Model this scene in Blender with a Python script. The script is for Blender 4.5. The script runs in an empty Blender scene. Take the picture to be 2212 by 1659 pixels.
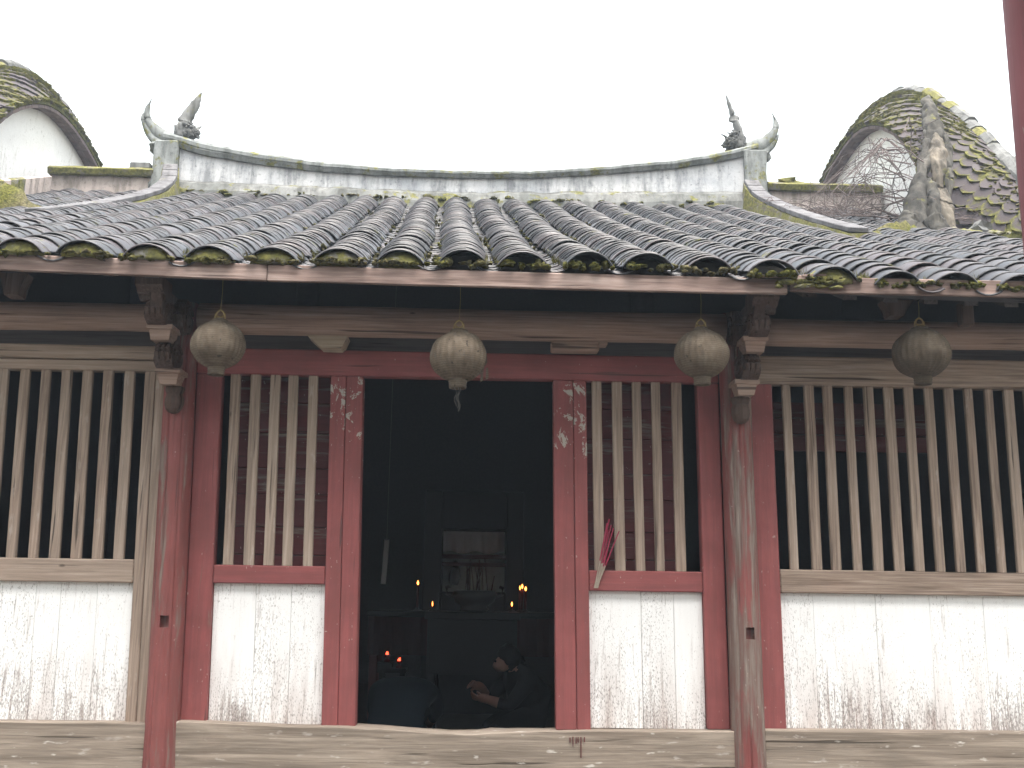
import bpy, bmesh, math, random
import numpy as np
from mathutils import Vector, Matrix, Euler, noise
random.seed(7); np.random.seed(7)
C = bpy.context.scene.collection
R = math.radians
sc = bpy.context.scene

# ------------------------------------------------------------------ camera, sky, sun, exposure
# z = 0 is the camera's eye level; the courtyard floor lies 1.55 m below it
GROUND = -1.55
cam = bpy.data.objects.new('camera', bpy.data.cameras.new('camera')); C.objects.link(cam)
cam.data.sensor_width = 36.0; cam.data.lens = 36.0 * 2236 / 2212; cam.data.clip_start = 0.05; cam.data.clip_end = 3000
_p, _y, _r = R(11.5), R(1.4), .0142
_fw = Vector((math.sin(_y)*math.cos(_p), math.cos(_y)*math.cos(_p), math.sin(_p)))
_rt = Vector((math.cos(_y), -math.sin(_y), 0)); _up = _rt.cross(_fw)
_r2 = _rt*math.cos(_r) + _up*math.sin(_r); _u2 = -_rt*math.sin(_r) + _up*math.cos(_r)
cam.matrix_world = Matrix(((_r2.x,_u2.x,-_fw.x,0),(_r2.y,_u2.y,-_fw.y,-6.3),(_r2.z,_u2.z,-_fw.z,0),(0,0,0,1)))
sc.camera = cam

world = bpy.data.worlds.new('World'); sc.world = world; world.use_nodes = True
nt = world.node_tree; nt.nodes.clear()
sky = nt.nodes.new('ShaderNodeTexSky'); sky.sky_type = 'NISHITA'; sky.sun_disc = False
SUN_EL, SUN_ROT = R(75), R(165)
sky.sun_elevation = SUN_EL; sky.sun_rotation = SUN_ROT; sky.dust_density = 6; sky.air_density = 3.0; sky.altitude = 200
hs = nt.nodes.new('ShaderNodeHueSaturation'); hs.inputs['Saturation'].default_value = 0.42   # overcast: the cloud takes the blue out
bg = nt.nodes.new('ShaderNodeBackground'); bg.inputs['Strength'].default_value = 0.15
wo = nt.nodes.new('ShaderNodeOutputWorld')
nt.links.new(sky.outputs[0], hs.inputs['Color']); nt.links.new(hs.outputs[0], bg.inputs[0]); nt.links.new(bg.outputs[0], wo.inputs[0])
sl = bpy.data.lights.new('sun', 'SUN'); sl.energy = 1.5; sl.angle = R(45); sl.color = (1, .97, .93)
so = bpy.data.objects.new('sun', sl); C.objects.link(so)
# direction towards the sun: azimuth SUN_ROT clockwise from +Y
_sd = Vector((math.sin(SUN_ROT)*math.cos(SUN_EL), math.cos(SUN_ROT)*math.cos(SUN_EL), math.sin(SUN_EL)))
so.rotation_euler = _sd.to_track_quat('Z', 'Y').to_euler()
sc.view_settings.view_transform = 'Standard'; sc.view_settings.look = 'None'
sc.view_settings.exposure = 1.9; sc.view_settings.gamma = 1.0; sc.view_settings.use_curve_mapping = False
sc.render.engine = 'CYCLES'
sc.cycles.use_denoising = True; sc.cycles.max_bounces = 8; sc.cycles.diffuse_bounces = 5; sc.cycles.sample_clamp_indirect = 6

# ------------------------------------------------------------------ materials
class G:
    """small wrapper to write node trees compactly"""
    def __init__(s, name, rough=.8, spec=.5):
        s.m = bpy.data.materials.new(name); s.m.use_nodes = True; s.t = s.m.node_tree
        s.b = s.t.nodes['Principled BSDF']; s.b.inputs['Roughness'].default_value = rough
        s.b.inputs['Specular IOR Level'].default_value = spec
    def n(s, typ, **k):
        nd = s.t.nodes.new(typ)
        for a, v in k.items(): setattr(nd, a, v)
        return nd
    def l(s, a, b): s.t.links.new(a, b)
    def put(s, sock, v):
        if isinstance(v, bpy.types.NodeSocket): s.l(v, sock)
        else: sock.default_value = v
    def math(s, op, a, b=0.0, clamp=False):
        nd = s.n('ShaderNodeMath', operation=op, use_clamp=clamp); s.put(nd.inputs[0], a); s.put(nd.inputs[1], b); return nd.outputs[0]
    def pos(s, shift=True):
        g = s.n('ShaderNodeNewGeometry').outputs['Position']
        if not shift: return g
        oi = s.n('ShaderNodeObjectInfo').outputs['Random']
        v = s.n('ShaderNodeCombineXYZ'); 
        for i, k in enumerate((17.3, 9.1, 23.7)): s.l(s.math('MULTIPLY', oi, k), v.inputs[i])
        a = s.n('ShaderNodeVectorMath', operation='ADD'); s.l(g, a.inputs[0]); s.l(v.outputs[0], a.inputs[1]); return a.outputs[0]
    def scale(s, v, k):
        m = s.n('ShaderNodeVectorMath', operation='MULTIPLY'); s.l(v, m.inputs[0]); m.inputs[1].default_value = k; return m.outputs[0]
    def noise(s, v, scale=5, detail=4, rough=.55, dist=0.0):
        nd = s.n('ShaderNodeTexNoise'); s.l(v, nd.inputs['Vector']); nd.inputs['Scale'].default_value = scale
        nd.inputs['Detail'].default_value = detail; nd.inputs['Roughness'].default_value = rough; nd.inputs['Distortion'].default_value = dist
        return nd.outputs[0]
    def rng(s, f, a, b, c=0.0, d=1.0):
        nd = s.n('ShaderNodeMapRange'); s.put(nd.inputs[0], f)
        for i, v in zip((1,2,3,4), (a,b,c,d)): s.put(nd.inputs[i], v)
        return nd.outputs[0]
    def ramp(s, f, stops):
        nd = s.n('ShaderNodeValToRGB'); s.l(f, nd.inputs[0]); e = nd.color_ramp.elements
        while len(e) < len(stops): e.new(.5)
        for el, (p, c) in zip(e, stops): el.position = p; el.color = (*c, 1)
        return nd.outputs[0]
    def mix(s, f, a, b):
        nd = s.n('ShaderNodeMix', data_type='RGBA'); s.put(nd.inputs[0], f)
        for i, v in ((6, a), (7, b)): s.put(nd.inputs[i], (*v, 1) if isinstance(v, tuple) else v)
        return nd.outputs[2]
    def z(s, v, i=2):
        x = s.n('ShaderNodeSeparateXYZ'); s.l(v, x.inputs[0]); return x.outputs[i]
    def rnd(s): return s.n('ShaderNodeObjectInfo').outputs['Random']
    def done(s, col, bump=None, strength=.3, dist=.01, rough=None):
        s.put(s.b.inputs['Base Color'], (*col, 1) if isinstance(col, tuple) else col)
        if rough is not None: s.put(s.b.inputs['Roughness'], rough)
        if bump is not None:
            bn = s.n('ShaderNodeBump'); bn.inputs['Strength'].default_value = strength; bn.inputs['Distance'].default_value = dist
            s.l(bump, bn.inputs['Height']); s.l(bn.outputs[0], s.b.inputs['Normal'])
        return s.m

def grainvec(g, axis, v, k=62):
    sc3 = [k, k, k]; sc3[axis] = 1.9
    return g.scale(v, tuple(sc3))

def wood(name, axis, dark, mid, light, knots=True, splash=0.0, rough=.82, stain=0.0):
    g = G(name, rough, .25); v = g.pos(); gv = grainvec(g, axis, v)
    fine = g.noise(gv, 1.0, 6, .65, .4); big = g.noise(v, 2.2, 3, .6)
    col = g.ramp(fine, [(.33, dark), (.5, mid), (.68, light)])
    tint = g.ramp(big, [(.3, tuple(c*.72 for c in mid)), (.55, mid), (.8, (mid[0]*1.25, mid[1]*1.12, mid[2]*1.08))])
    col = g.mix(.4, col, tint)
    col = g.mix(g.math('MULTIPLY', g.rng(g.rnd(), 0, 1, -.0, 1), .32), col, light)
    crack = g.noise(grainvec(g, axis, v, 60), .55, 2, .5, .2)
    cm = g.rng(crack, .30, .35, .75, 0)
    col = g.mix(cm, col, tuple(c*.3 for c in dark))
    if knots:
        sk = [5.0, 5.0, 5.0]; sk[axis] = 2.2
        vo = g.n('ShaderNodeTexVoronoi'); g.l(g.scale(v, tuple(sk)), vo.inputs['Vector']); vo.inputs['Scale'].default_value = 1.0
        sx_ = g.n('ShaderNodeSeparateColor'); g.l(vo.outputs['Color'], sx_.inputs[0])
        kn = g.math('MULTIPLY', g.rng(vo.outputs['Distance'], .025, .055, .7, 0), g.math('GREATER_THAN', sx_.outputs[0], .55))
        col = g.mix(kn, col, tuple(c*.55 for c in dark))
    if stain:
        st_ = [16, 16, 16]; st_[axis] = 1.3
        sn = g.noise(g.scale(v, tuple(st_)), 1.0, 4, .62, .6)
        col = g.mix(g.rng(sn, .46, .62, 0, stain), col, tuple(c*.75 for c in dark)); col = g.mix(g.rng(sn, .44, .30, 0, stain), col, tuple(min(1, c*1.15) for c in light))
    if splash:
        ss = [26, 26, 26]; ss[axis] = 7
        sp = g.noise(g.scale(v, tuple(ss)), 1.0, 3, .6); bigm = g.noise(v, 1.4, 2, .5)
        m = g.math('MULTIPLY', g.rng(sp, .62, .70, 0, splash), g.rng(bigm, .38, .6, .25, 1))
        col = g.mix(m, col, (.62, .58, .54))
    return g.done(col, g.math('ADD', fine, g.math('MULTIPLY', cm, -1.5)), .45, .006)

GD, GM, GL = (.075, .052, .039), (.26, .192, .152), (.47, .385, .32)
M = {}
M['grey_x'] = wood('weathered wood, grain along x', 0, GD, GM, GL)
M['grey_z'] = wood('weathered wood, grain upright', 2, GD, GM, GL, True, .22)
M['sill'] = wood('weathered sill wood', 0, (.085, .065, .051), (.22, .175, .14), (.39, .33, .275), True, .9, stain=.4)
M['eave'] = wood('eave board wood', 0, (.10, .063, .052), (.245, .17, .148), (.41, .32, .285), True, .0, stain=.65)
M['brown_x'] = wood('brown beam wood, grain along x', 0, (.12, .078, .062), (.31, .215, .175), (.48, .37, .31), True, 0)
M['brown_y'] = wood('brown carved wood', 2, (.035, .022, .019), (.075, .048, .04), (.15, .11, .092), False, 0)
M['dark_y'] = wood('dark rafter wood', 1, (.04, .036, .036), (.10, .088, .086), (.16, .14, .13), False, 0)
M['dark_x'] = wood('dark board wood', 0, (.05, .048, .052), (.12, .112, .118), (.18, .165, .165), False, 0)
M['pale_block'] = wood('pale raw wood', 0, (.20, .15, .11), (.36, .29, .22), (.50, .42, .33), False, 0)

def redpaint(name, axis, wear, base=(.245, .068, .068), chips=False):
    g = G(name, .62, .35); v = g.pos(); gv = grainvec(g, axis, v, 38)
    fine = g.noise(gv, 1.0, 6, .7, .3); big = g.noise(v, 3.0, 4, .6)
    b = base
    col = g.ramp(big, [(.3, (b[0]*.8, b[1]*.85, b[2]*.82)), (.5, b), (.72, (b[0]*1.22, b[1]*1.3, b[2]*1.28))])
    col = g.mix(g.rng(fine, .38, .62, .0, .5), col, (b[0]*.62, b[1]*.75, b[2]*.72))
    greyw = g.ramp(fine, [(.3, (.065, .046, .04)), (.5, (.155, .115, .098)), (.75, (.29, .24, .21))])
    wv = [9, 9, 9]; wv[axis] = .9
    wn = g.noise(g.scale(v, tuple(wv)), 1.0, 5, .7, .5)
    wm = g.math('MULTIPLY', g.rng(wn, .72 - wear*.34, .80 - wear*.34), g.rng(fine, .30, .55, .25, 1))
    col = g.mix(wm, col, greyw)
    specks = g.noise(g.scale(v, (60, 60, 30)), 1.0, 2, .6)
    col = g.mix(g.rng(specks, .71, .75, 0, .7), col, (.42, .34, .31))
    if chips:
        ps = g.pos(False); zz = g.z(ps)
        ch = g.noise(g.scale(v, (11, 11, 9)), 1.0, 6, .72, .6)
        zone = g.math('MULTIPLY', g.rng(zz, .72, .92), g.rng(zz, 1.34, 1.30))
        cmask = g.rng(g.math('ADD', ch, g.math('MULTIPLY', zone, .115)), .685, .70)
        col = g.mix(cmask, col, (.40, .36, .32))
    crack = g.noise(grainvec(g, axis, v, 55), .5, 2, .5, .2)
    cm = g.rng(crack, .27, .31, .8, 0)
    col = g.mix(cm, col, (.06, .03, .028))
    return g.done(col, g.math('ADD', fine, g.math('ADD', g.math('MULTIPLY', cm, -2), g.math('MULTIPLY', wm, -.6))), .3, .006)
M['red_jamb'] = redpaint('faded chipped red paint, upright', 2, .12, chips=True)
M['red_z'] = redpaint('faded red paint, upright', 2, .16)
M['red_x'] = redpaint('faded red paint, lying', 0, .10)
M['red_col'] = redpaint('worn red column paint', 2, .60, (.205, .06, .057))
M['red_bare'] = redpaint('mostly bare red column paint', 2, .82, (.205, .06, .057))
M['red_back'] = redpaint('dusty red door boards', 0, .55, (.13, .034, .038))
M['red_dark'] = redpaint('dark red pillar lacquer', 2, .05, (.30, .085, .10))

def whitepaint():
    g = G('peeling white paint on boards', .7, .3); v = g.pos(); ps = g.pos(False); zz = g.z(ps)
    v2 = g.scale(v, (180, 180, 62)); sp = g.noise(v2, 1.0, 3, .6)
    v3 = g.scale(v, (55, 55, 3.6)); st = g.noise(v3, 1.0, 5, .68, .3)
    big = g.noise(g.scale(v, (2.2, 2.2, 1.4)), 1.0, 3, .6)
    low = g.rng(zz, -.25, -.74)                       # more worn near the sill
    a = g.math('ADD', g.math('MULTIPLY', g.math('POWER', low, 1.6), .11), g.math('MULTIPLY', g.math('SUBTRACT', big, .5), .42))
    m1 = g.math('MULTIPLY', g.rng(g.math('ADD', sp, a), .615, .68), .62)
    m2 = g.math('MULTIPLY', g.rng(g.math('ADD', st, a), .60, .74), .72)
    wash = g.noise(g.scale(v, (7, 7, 1.1)), 1.0, 5, .65)
    base = g.mix(g.rng(st, .4, .7, 0, .5), (.86, .855, .855), (.78, .765, .765))
    base = g.mix(g.math('MULTIPLY', g.rng(wash, .42, .66), g.math('ADD', g.math('MULTIPLY', low, .7), .06)), base, (.50, .42, .395))
    bare = g.mix(g.rng(sp, .4, .6), (.34, .26, .235), (.20, .165, .15))
    col = g.mix(m2, base, bare); col = g.mix(m1, col, (.17, .14, .13))
    return g.done(col, g.math('SUBTRACT', g.math('MULTIPLY', st, .3), g.math('ADD', m1, m2)), .35, .004)
M['white'] = whitepaint()

def tile(name, moss=.0, warm=0.0, rim=0.0):
    g = G(name, .45, .22 if rim else .5); v = g.pos(False)
    at = g.n('ShaderNodeAttribute', attribute_name='rnd').outputs['Fac']
    r = g.math('FRACT', g.math('ADD', at, g.rnd()))
    col = g.ramp(r, [(.0, (.012, .013, .017)), (.35, (.020, .0205, .026)), (.6, (.029, .027, .033)), (.82, (.042, .029, .032)), (1., (.052, .050, .056))])
    if warm: col = g.mix(warm, col, (.066, .051, .055))
    big = g.noise(v, 7, 5, .65)
    col = g.mix(g.rng(big, .5, .75, 0, .45), col, (.065, .063, .066))
    sm = g.noise(v, 60, 3, .6)
    col = g.mix(g.rng(sm, .66, .72, 0, .4), col, (.20, .20, .18))
    mm = g.noise(v, 3.2, 6, .7)
    if rim:      # moss gathers along the joints, that is at each scale's rim
        oc = g.n('ShaderNodeTexCoord').outputs['Object']; ln = g.n('ShaderNodeVectorMath', operation='LENGTH'); g.l(oc, ln.inputs[0])
        mm = g.math('ADD', mm, g.math('MULTIPLY', g.rng(ln.outputs[1], rim*.62, rim*1.05), .17))
    mk = g.rng(mm, .64 - moss*.25, .73 - moss*.25)
    mcol = g.ramp(g.noise(v, 25, 4, .6), [(.3, (.04, .044, .012)), (.5, (.105, .105, .025)), (.7, (.21, .20, .05))])
    col = g.mix(g.math('MULTIPLY', mk, .85), col, mcol)
    rough = g.math('ADD', g.math('MULTIPLY', mk, .4), g.rng(big, .3, .7, .6 if rim else .38, .75 if rim else .58))
    return g.done(col, g.math('ADD', big, g.math('MULTIPLY', mk, .8)), .25, .01, rough)
M['tile'] = tile('grey roof tile', .08)
M['scale'] = tile('mossy scale tile', .46, .75, .107)

def plaster(name, a, b, stain, moss=.0, st=.5):
    g = G(name, .9, .2); v = g.pos(False)
    big = g.noise(v, 2.2, 6, .68); fine = g.noise(v, 26, 5, .65); dr = g.noise(g.scale(v, (9, 9, 1.4)), 1.0, 5, .65)
    col = g.mix(g.rng(big, .35, .65), a, b)
    col = g.mix(g.rng(g.math('ADD', dr, g.math('MULTIPLY', fine, .25)), .72 - st*.22, .86 - st*.1, 0, .85), col, stain)
    col = g.mix(g.rng(fine, .60, .70, 0, .5), col, tuple(c*.55 for c in stain))
    if moss:
        mm = g.noise(v, 4.5, 6, .72); mk = g.rng(mm, .66 - moss*.3, .72 - moss*.3, 0, .9)
        mcol = g.ramp(g.noise(v, 30, 4, .6), [(.3, (.045, .048, .015)), (.5, (.125, .120, .030)), (.7, (.235, .215, .062))])
        col = g.mix(mk, col, mcol)
    return g.done(col, g.math('ADD', big, g.math('MULTIPLY', fine, .5)), .4, .015)
M['ridge_white'] = plaster('stained white ridge plaster', (.56, .555, .56), (.34, .35, .375), (.17, .175, .185), .0, .62)
M['ridge_cap'] = plaster('lichened ridge cap', (.25, .26, .255), (.17, .18, .18), (.075, .08, .075), .38, .8)
M['stone'] = plaster('lichened grey stone', (.20, .20, .195), (.13, .13, .13), (.06, .06, .055), .12, .7)
M['slab'] = plaster('pale ridge slab', (.165, .16, .165), (.115, .112, .118), (.06, .056, .058), .10, .7)
M['mossy'] = plaster('mossy mortar', (.20, .18, .15), (.13, .12, .10), (.07, .065, .05), .85, .6)
M['mortar'] = plaster('mortar with moss rim', (.24, .225, .21), (.16, .15, .14), (.08, .075, .065), .80, .6)
M['wall_white'] = plaster('whitewashed gable', (.80, .79, .78), (.72, .71, .70), (.45, .42, .38), .0, .1)
M['pink'] = plaster('pinkish low ridge plaster', (.50, .42, .39), (.36, .31, .29), (.17, .15, .13), .1, .7)
M['brick'] = plaster('brown soffit brick', (.20, .15, .14), (.13, .10, .10), (.06, .05, .05), .0, .5)
M['base_band'] = plaster('grey mortar band under the ridge', (.21, .21, .205), (.13, .135, .13), (.065, .065, .06), .36, .8)
M['hollow_dark'] = plaster('dark tile hollow fill', (.05, .045, .04), (.03, .028, .025), (.015, .014, .012), .1, .6)  # near black, so the hollows under the cover tiles look shaded
M['bark'] = plaster('gnarled grey bark', (.125, .115, .10), (.06, .056, .05), (.02, .019, .018), .16, 1.1)
M['bark_light'] = plaster('bleached vine wood', (.21, .18, .145), (.12, .105, .085), (.05, .045, .04), .08, .9)
M['twig'] = plaster('bare twig', (.17, .135, .13), (.11, .09, .085), (.06, .05, .05), 0, .5)

def mossmat():
    g = G('moss', 1.0, .1); v = g.pos(False); f = g.noise(v, 45, 4, .65); b = g.noise(v, 3, 3, .6)
    c1 = g.ramp(f, [(.3, (.025, .028, .008)), (.5, (.078, .078, .02)), (.72, (.165, .155, .038))])
    c2 = g.ramp(f, [(.3, (.035, .034, .02)), (.5, (.095, .083, .045)), (.72, (.19, .165, .095))])
    return g.done(g.mix(g.rng(b, .4, .6), c1, c2), f, .8, .02)
M['moss'] = mossmat()

def plain(name, col, rough=.7, spec=.3, var=.25, scale=30, emit=None):
    g = G(name, rough, spec); v = g.pos(False); f = g.noise(v, scale, 4, .6)
    c = g.mix(f, tuple(x*(1-var) for x in col), tuple(min(1, x*(1+var)) for x in col))
    if emit:
        g.b.inputs['Emission Color'].default_value = (*emit[0], 1); g.b.inputs['Emission Strength'].default_value = emit[1]
    return g.done(c, f, .2, .004)
M['lantern'] = None
def lanternmat(name, k):
    g = G(name, .9, .15); v = g.pos(); big = g.noise(v, 14, 5, .7); fine = g.noise(g.scale(v, (1, 1, 3)), 90, 3, .6)
    c = g.ramp(big, [(.3, (.098*k, .074*k, .054*k)), (.5, (.165*k, .129*k, .095*k)), (.72, (.24*k, .195*k, .148*k))])
    c = g.mix(g.rng(fine, .5, .7, 0, .4), c, (.13*k, .11*k, .09*k))
    holes = g.noise(v, 22, 3, .6)
    c = g.mix(g.rng(holes, .65, .68, 0, .85), c, (.04, .032, .026))
    mesh = g.n('ShaderNodeTexWave', wave_type='BANDS', bands_direction='Z'); g.l(v, mesh.inputs['Vector']); mesh.inputs['Scale'].default_value = 26; mesh.inputs['Distortion'].default_value = 1.5; mesh.inputs['Detail'].default_value = 2
    c = g.mix(g.math('MULTIPLY', mesh.outputs['Fac'], .38), c, (.06, .048, .038))
    return g.done(c, g.math('ADD', fine, big), .5, .008)
M['lantern'] = lanternmat('dusty paper lantern', 1.0); M['lantern_dark'] = lanternmat('darker paper lantern', .62)  # the second lantern material has its main colours scaled down
M['wire'] = plain('brassy wire', (.34, .25, .11), .5, .5)
M['string'] = plain('pale string', (.20, .19, .18), .9)
M['black'] = plain('soot black lacquer', (.012, .011, .011), .6)
M['redcloth'] = plain('dark red altar cloth', (.045, .008, .008), .9)
M['paper'] = plain('old white paper', (.86, .86, .88), .8, .2, .05)
M['greenish'] = plain('faded pale panel', (.46, .50, .45), .8, .2, .3, 9)
M['redwood'] = plain('dull red valance', (.10, .035, .035), .8)
M['wax'] = plain('red wax', (.10, .012, .012), .6)
M['flame'] = plain('candle flame', (1, .5, .15), .5, .0, 0, 5, ((1, .27, .04), 3.5))
M['ember'] = plain('glowing red wick', (1, .2, .1), .5, .0, 0, 5, ((1, .07, .03), 1.6))
M['bronze'] = plain('blackened bronze', (.03, .027, .024), .5, .5)
M['incense'] = plain('pink incense stick', (.27, .03, .065), .8)
M['stickend'] = plain('bare bamboo stick end', (.32, .27, .22), .8)
M['skin'] = plain('skin', (.26, .135, .10), .6, .2, .08)
M['blue'] = plain('dark blue jacket', (.008, .015, .022), .9, .2)
M['blackcloth'] = plain('black jacket', (.010, .010, .011), .95, .15)
M['hair'] = plain('black hair', (.008, .007, .007), .75, .15)
M['room'] = plain('smoke darkened wall', (.075, .072, .08), .9)
M['earth'] = plain('dark packed earth floor', (.07, .062, .055), .95, .2, .35, 6)
def pavement():
    g = G('worn courtyard stone', .8, .3); v = g.pos(False); b = g.noise(v, 1.6, 6, .65); f = g.noise(v, 24, 4, .6)
    c = g.ramp(b, [(.3, (.10, .096, .088)), (.55, (.165, .157, .145)), (.75, (.23, .22, .205))])
    return g.done(g.mix(g.rng(f, .55, .7, 0, .4), c, (.09, .09, .07)), f, .3, .01)
M['pave'] = pavement()

# ------------------------------------------------------------------ object helpers
def link(name, me, m, parent=None, smooth=False):
    o = bpy.data.objects.new(name, me); C.objects.link(o)
    if m is not None and not me.materials: me.materials.append(M[m] if isinstance(m, str) else m)
    if smooth:
        for p in me.polygons: p.use_smooth = True
    if parent is not None: o.parent = parent
    return o
def tag(o, label, cat, group=None, kind='thing'):
    o['label'] = label
    if cat: o['category'] = cat
    if group: o['group'] = group
    o['kind'] = kind
    return o
def empty(name, loc=(0,0,0), parent=None):
    o = bpy.data.objects.new(name, None); o.empty_display_size = .1; C.objects.link(o); o.location = loc
    if parent is not None: o.parent = parent
    return o
def wloc(o):
    v = Vector((0,0,0))
    while o is not None: v += o.location; o = o.parent
    return v
def obj(name, bm, m, parent=None, smooth=False, center=True):
    """bm is in world coordinates; the object's origin goes to the middle of its shape"""
    me = bpy.data.meshes.new(name)
    bmesh.ops.recalc_face_normals(bm, faces=bm.faces)
    c = Vector((0,0,0))
    if center and bm.verts:
        lo = Vector([min(v.co[i] for v in bm.verts) for i in range(3)]); hi = Vector([max(v.co[i] for v in bm.verts) for i in range(3)])
        c = (lo + hi)/2; c.z = lo.z
        bmesh.ops.translate(bm, verts=bm.verts, vec=-c)
    bm.to_mesh(me); bm.free()
    o = link(name, me, m, parent, smooth)
    o.location = c - (wloc(parent) if parent is not None else Vector((0,0,0)))
    return o
def lean(p):
    """the old timber front has racked a little: uprights lean to the left"""
    return Vector((p.x - (.0165 - .0055*p.x)*(p.z - .28), p.y, p.z))
def wob(v, amp, sc_=3.0, seed=0.0):
    return noise.noise_vector(Vector((v.x*sc_ + seed, v.y*sc_, v.z*sc_)))*amp
def box(bm, x0, x1, y0, y1, z0, z1, bev=.004, cuts=(0,0,0), amp=0.0, seed=0.0, wsc=3.0, do_lean=True):
    r = bmesh.ops.create_cube(bm, size=1.0); vs = r['verts']
    S = Vector((x1-x0, y1-y0, z1-z0)); Cn = Vector(((x0+x1)/2, (y0+y1)/2, (z0+z1)/2))
    for v in vs: v.co = Vector((v.co.x*S.x, v.co.y*S.y, v.co.z*S.z)) + Cn
    es = list({e for v in vs for e in v.link_edges})
    if bev:
        rb = bmesh.ops.bevel(bm, geom=es, offset=bev, segments=1, affect='EDGES', profile=.5)
    tagset = [v for v in bm.verts if all(min(a,b)-1e-5 <= c <= max(a,b)+1e-5 for a,b,c in ((x0,x1,v.co.x),(y0,y1,v.co.y),(z0,z1,v.co.z)))]
    for ax, n in enumerate(cuts):
        if not n: continue
        lo, hi = ((x0,x1),(y0,y1),(z0,z1))[ax]
        for k in range(1, n+1):
            co = [0,0,0]; co[ax] = lo + (hi-lo)*k/(n+1); no = [0,0,0]; no[ax] = 1
            tv = set(tagset); fs = [f for f in bm.faces if all(v in tv for v in f.verts)]
            ge = set(fs) | {e for f in fs for e in f.edges} | {v for f in fs for v in f.verts}
            rr = bmesh.ops.bisect_plane(bm, geom=list(ge), plane_co=co, plane_no=no)
            tagset += [g for g in rr['geom_cut'] if isinstance(g, bmesh.types.BMVert)]
    for v in set(tagset):
        if amp: v.co += wob(v.co, amp, wsc, seed)
        if do_lean: v.co = lean(v.co)
    return tagset
_seed = [0.0]
def board(name, x0, x1, y0, y1, z0, z1, m, parent, bev=.004, cuts=None, amp=.003, do_lean=True, wsc=3.0):
    bm = bmesh.new(); _seed[0] += 3.7
    if cuts is None: cuts = (min(8, int((x1-x0)/.25)), 0, min(8, int((z1-z0)/.25)))
    box(bm, x0, x1, y0, y1, z0, z1, bev, cuts, amp, _seed[0], wsc, do_lean)
    return obj(name, bm, m, parent)
def tube(bm, pts, rad, n=8, cap=True):
    """round tube through pts; rad is one radius or one per point, or (rx, ry) pairs"""
    pts = [Vector(p) for p in pts]; rings = []
    up = Vector((0,0,1))
    for i, p in enumerate(pts):
        d = (pts[min(i+1, len(pts)-1)] - pts[max(i-1, 0)]).normalized()
        a = up if abs(d.z) < .95 else Vector((0,1,0))
        s = d.cross(a).normalized(); t = s.cross(d).normalized()
        r = rad[i] if isinstance(rad, (list, tuple)) else rad
        ra, rb_ = r if isinstance(r, tuple) else (r, r)
        rings.append([bm.verts.new(p + s*math.cos(2*math.pi*k/n)*ra + t*math.sin(2*math.pi*k/n)*rb_) for k in range(n)])
    for a, b in zip(rings, rings[1:]):
        for k in range(n): bm.faces.new((a[k], a[(k+1)%n], b[(k+1)%n], b[k]))
    if cap:
        bm.faces.new(rings[0][::-1]); bm.faces.new(rings[-1])
    return rings
def lathe(bm, prof, cx, cy, n=24, lobes=0, amp=0.0):
    rings = []
    for r, z in prof:
        rings.append([bm.verts.new((cx + r*(1+amp*math.cos(lobes*2*math.pi*k/n))*math.cos(2*math.pi*k/n), cy + r*(1+amp*math.cos(lobes*2*math.pi*k/n))*math.sin(2*math.pi*k/n), z)) for k in range(n)])
    for a, b in zip(rings, rings[1:]):
        for k in range(n): bm.faces.new((a[k], a[(k+1)%n], b[(k+1)%n], b[k]))
    bm.faces.new(rings[0][::-1]); bm.faces.new(rings[-1])
def prism(bm, poly, axis, a, b):
    """extrude a 2-D outline: axis 0 -> outline in (y,z), axis 1 -> outline in (x,z)"""
    def P(q, w): return (w, q[0], q[1]) if axis == 0 else (q[0], w, q[1])
    A = [bm.verts.new(P(q, a)) for q in poly]; B = [bm.verts.new(P(q, b)) for q in poly]; n = len(poly)
    for i in range(n): bm.faces.new((A[i], A[(i+1)%n], B[(i+1)%n], B[i]))
    fa = bm.faces.new(A[::-1]); fb = bm.faces.new(B)
    bmesh.ops.triangulate(bm, faces=[fa, fb])
def lump(bm, c, r, sub=2, amp=.25, fr=6.0, seed=0.0):
    rr = bmesh.ops.create_icosphere(bm, subdivisions=sub, radius=1.0); c = Vector(c); r = Vector(r if hasattr(r, '__len__') else (r, r, r))
    for v in rr['verts']:
        k = 1 + amp*noise.noise(v.co*fr*.35 + Vector((seed, seed*.7, 3.1*seed)))*1.6
        v.co = Vector((v.co.x*r.x, v.co.y*r.y, v.co.z*r.z))*k + c
def interp(tab, x):
    xs = [t[0] for t in tab]; ys = [t[1] for t in tab]; return float(np.interp(x, xs, ys))

# ------------------------------------------------------------------ ground
bm = bmesh.new(); bmesh.ops.create_grid(bm, x_segments=1, y_segments=1, size=400); bmesh.ops.translate(bm, verts=bm.verts, vec=(0,0,GROUND-.13))
o = obj('ground', bm, 'earth'); o['kind'] = 'structure'; o['label'] = 'bare earth around the temple'
cy = bpy.data.objects.new('courtyard_pavement', None); C.objects.link(cy); cy.location = (0, -2.4, GROUND); cy['kind'] = 'structure'; cy['label'] = 'stone paved sunken courtyard before the hall'
yy = -4.0; k = 0
while yy < -.75:
    xx = -5.2 + (k % 2)*.45
    while xx < 5.2:
        w = random.uniform(.75, 1.0); d = .5
        bm = bmesh.new(); box(bm, xx, min(xx+w-.012, 5.3), yy, yy+d-.012, GROUND-.12, GROUND+random.uniform(-.008, .006), .008, do_lean=False)
        obj('paving_stone', bm, 'pave', cy); xx += w
    yy += .5; k += 1

# ------------------------------------------------------------------ the temple hall
hall = tag(empty('temple_hall', (0, 2.5, GROUND)), 'old timber temple hall with slatted windows, open doorway and grey tiled roof', 'building')
# platform
bm = bmesh.new(); box(bm, -5.0, 5.0, -.72, 6.8, GROUND-.1, -1.09, .02, do_lean=False); obj('platform', bm, 'pave', hall)
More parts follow.
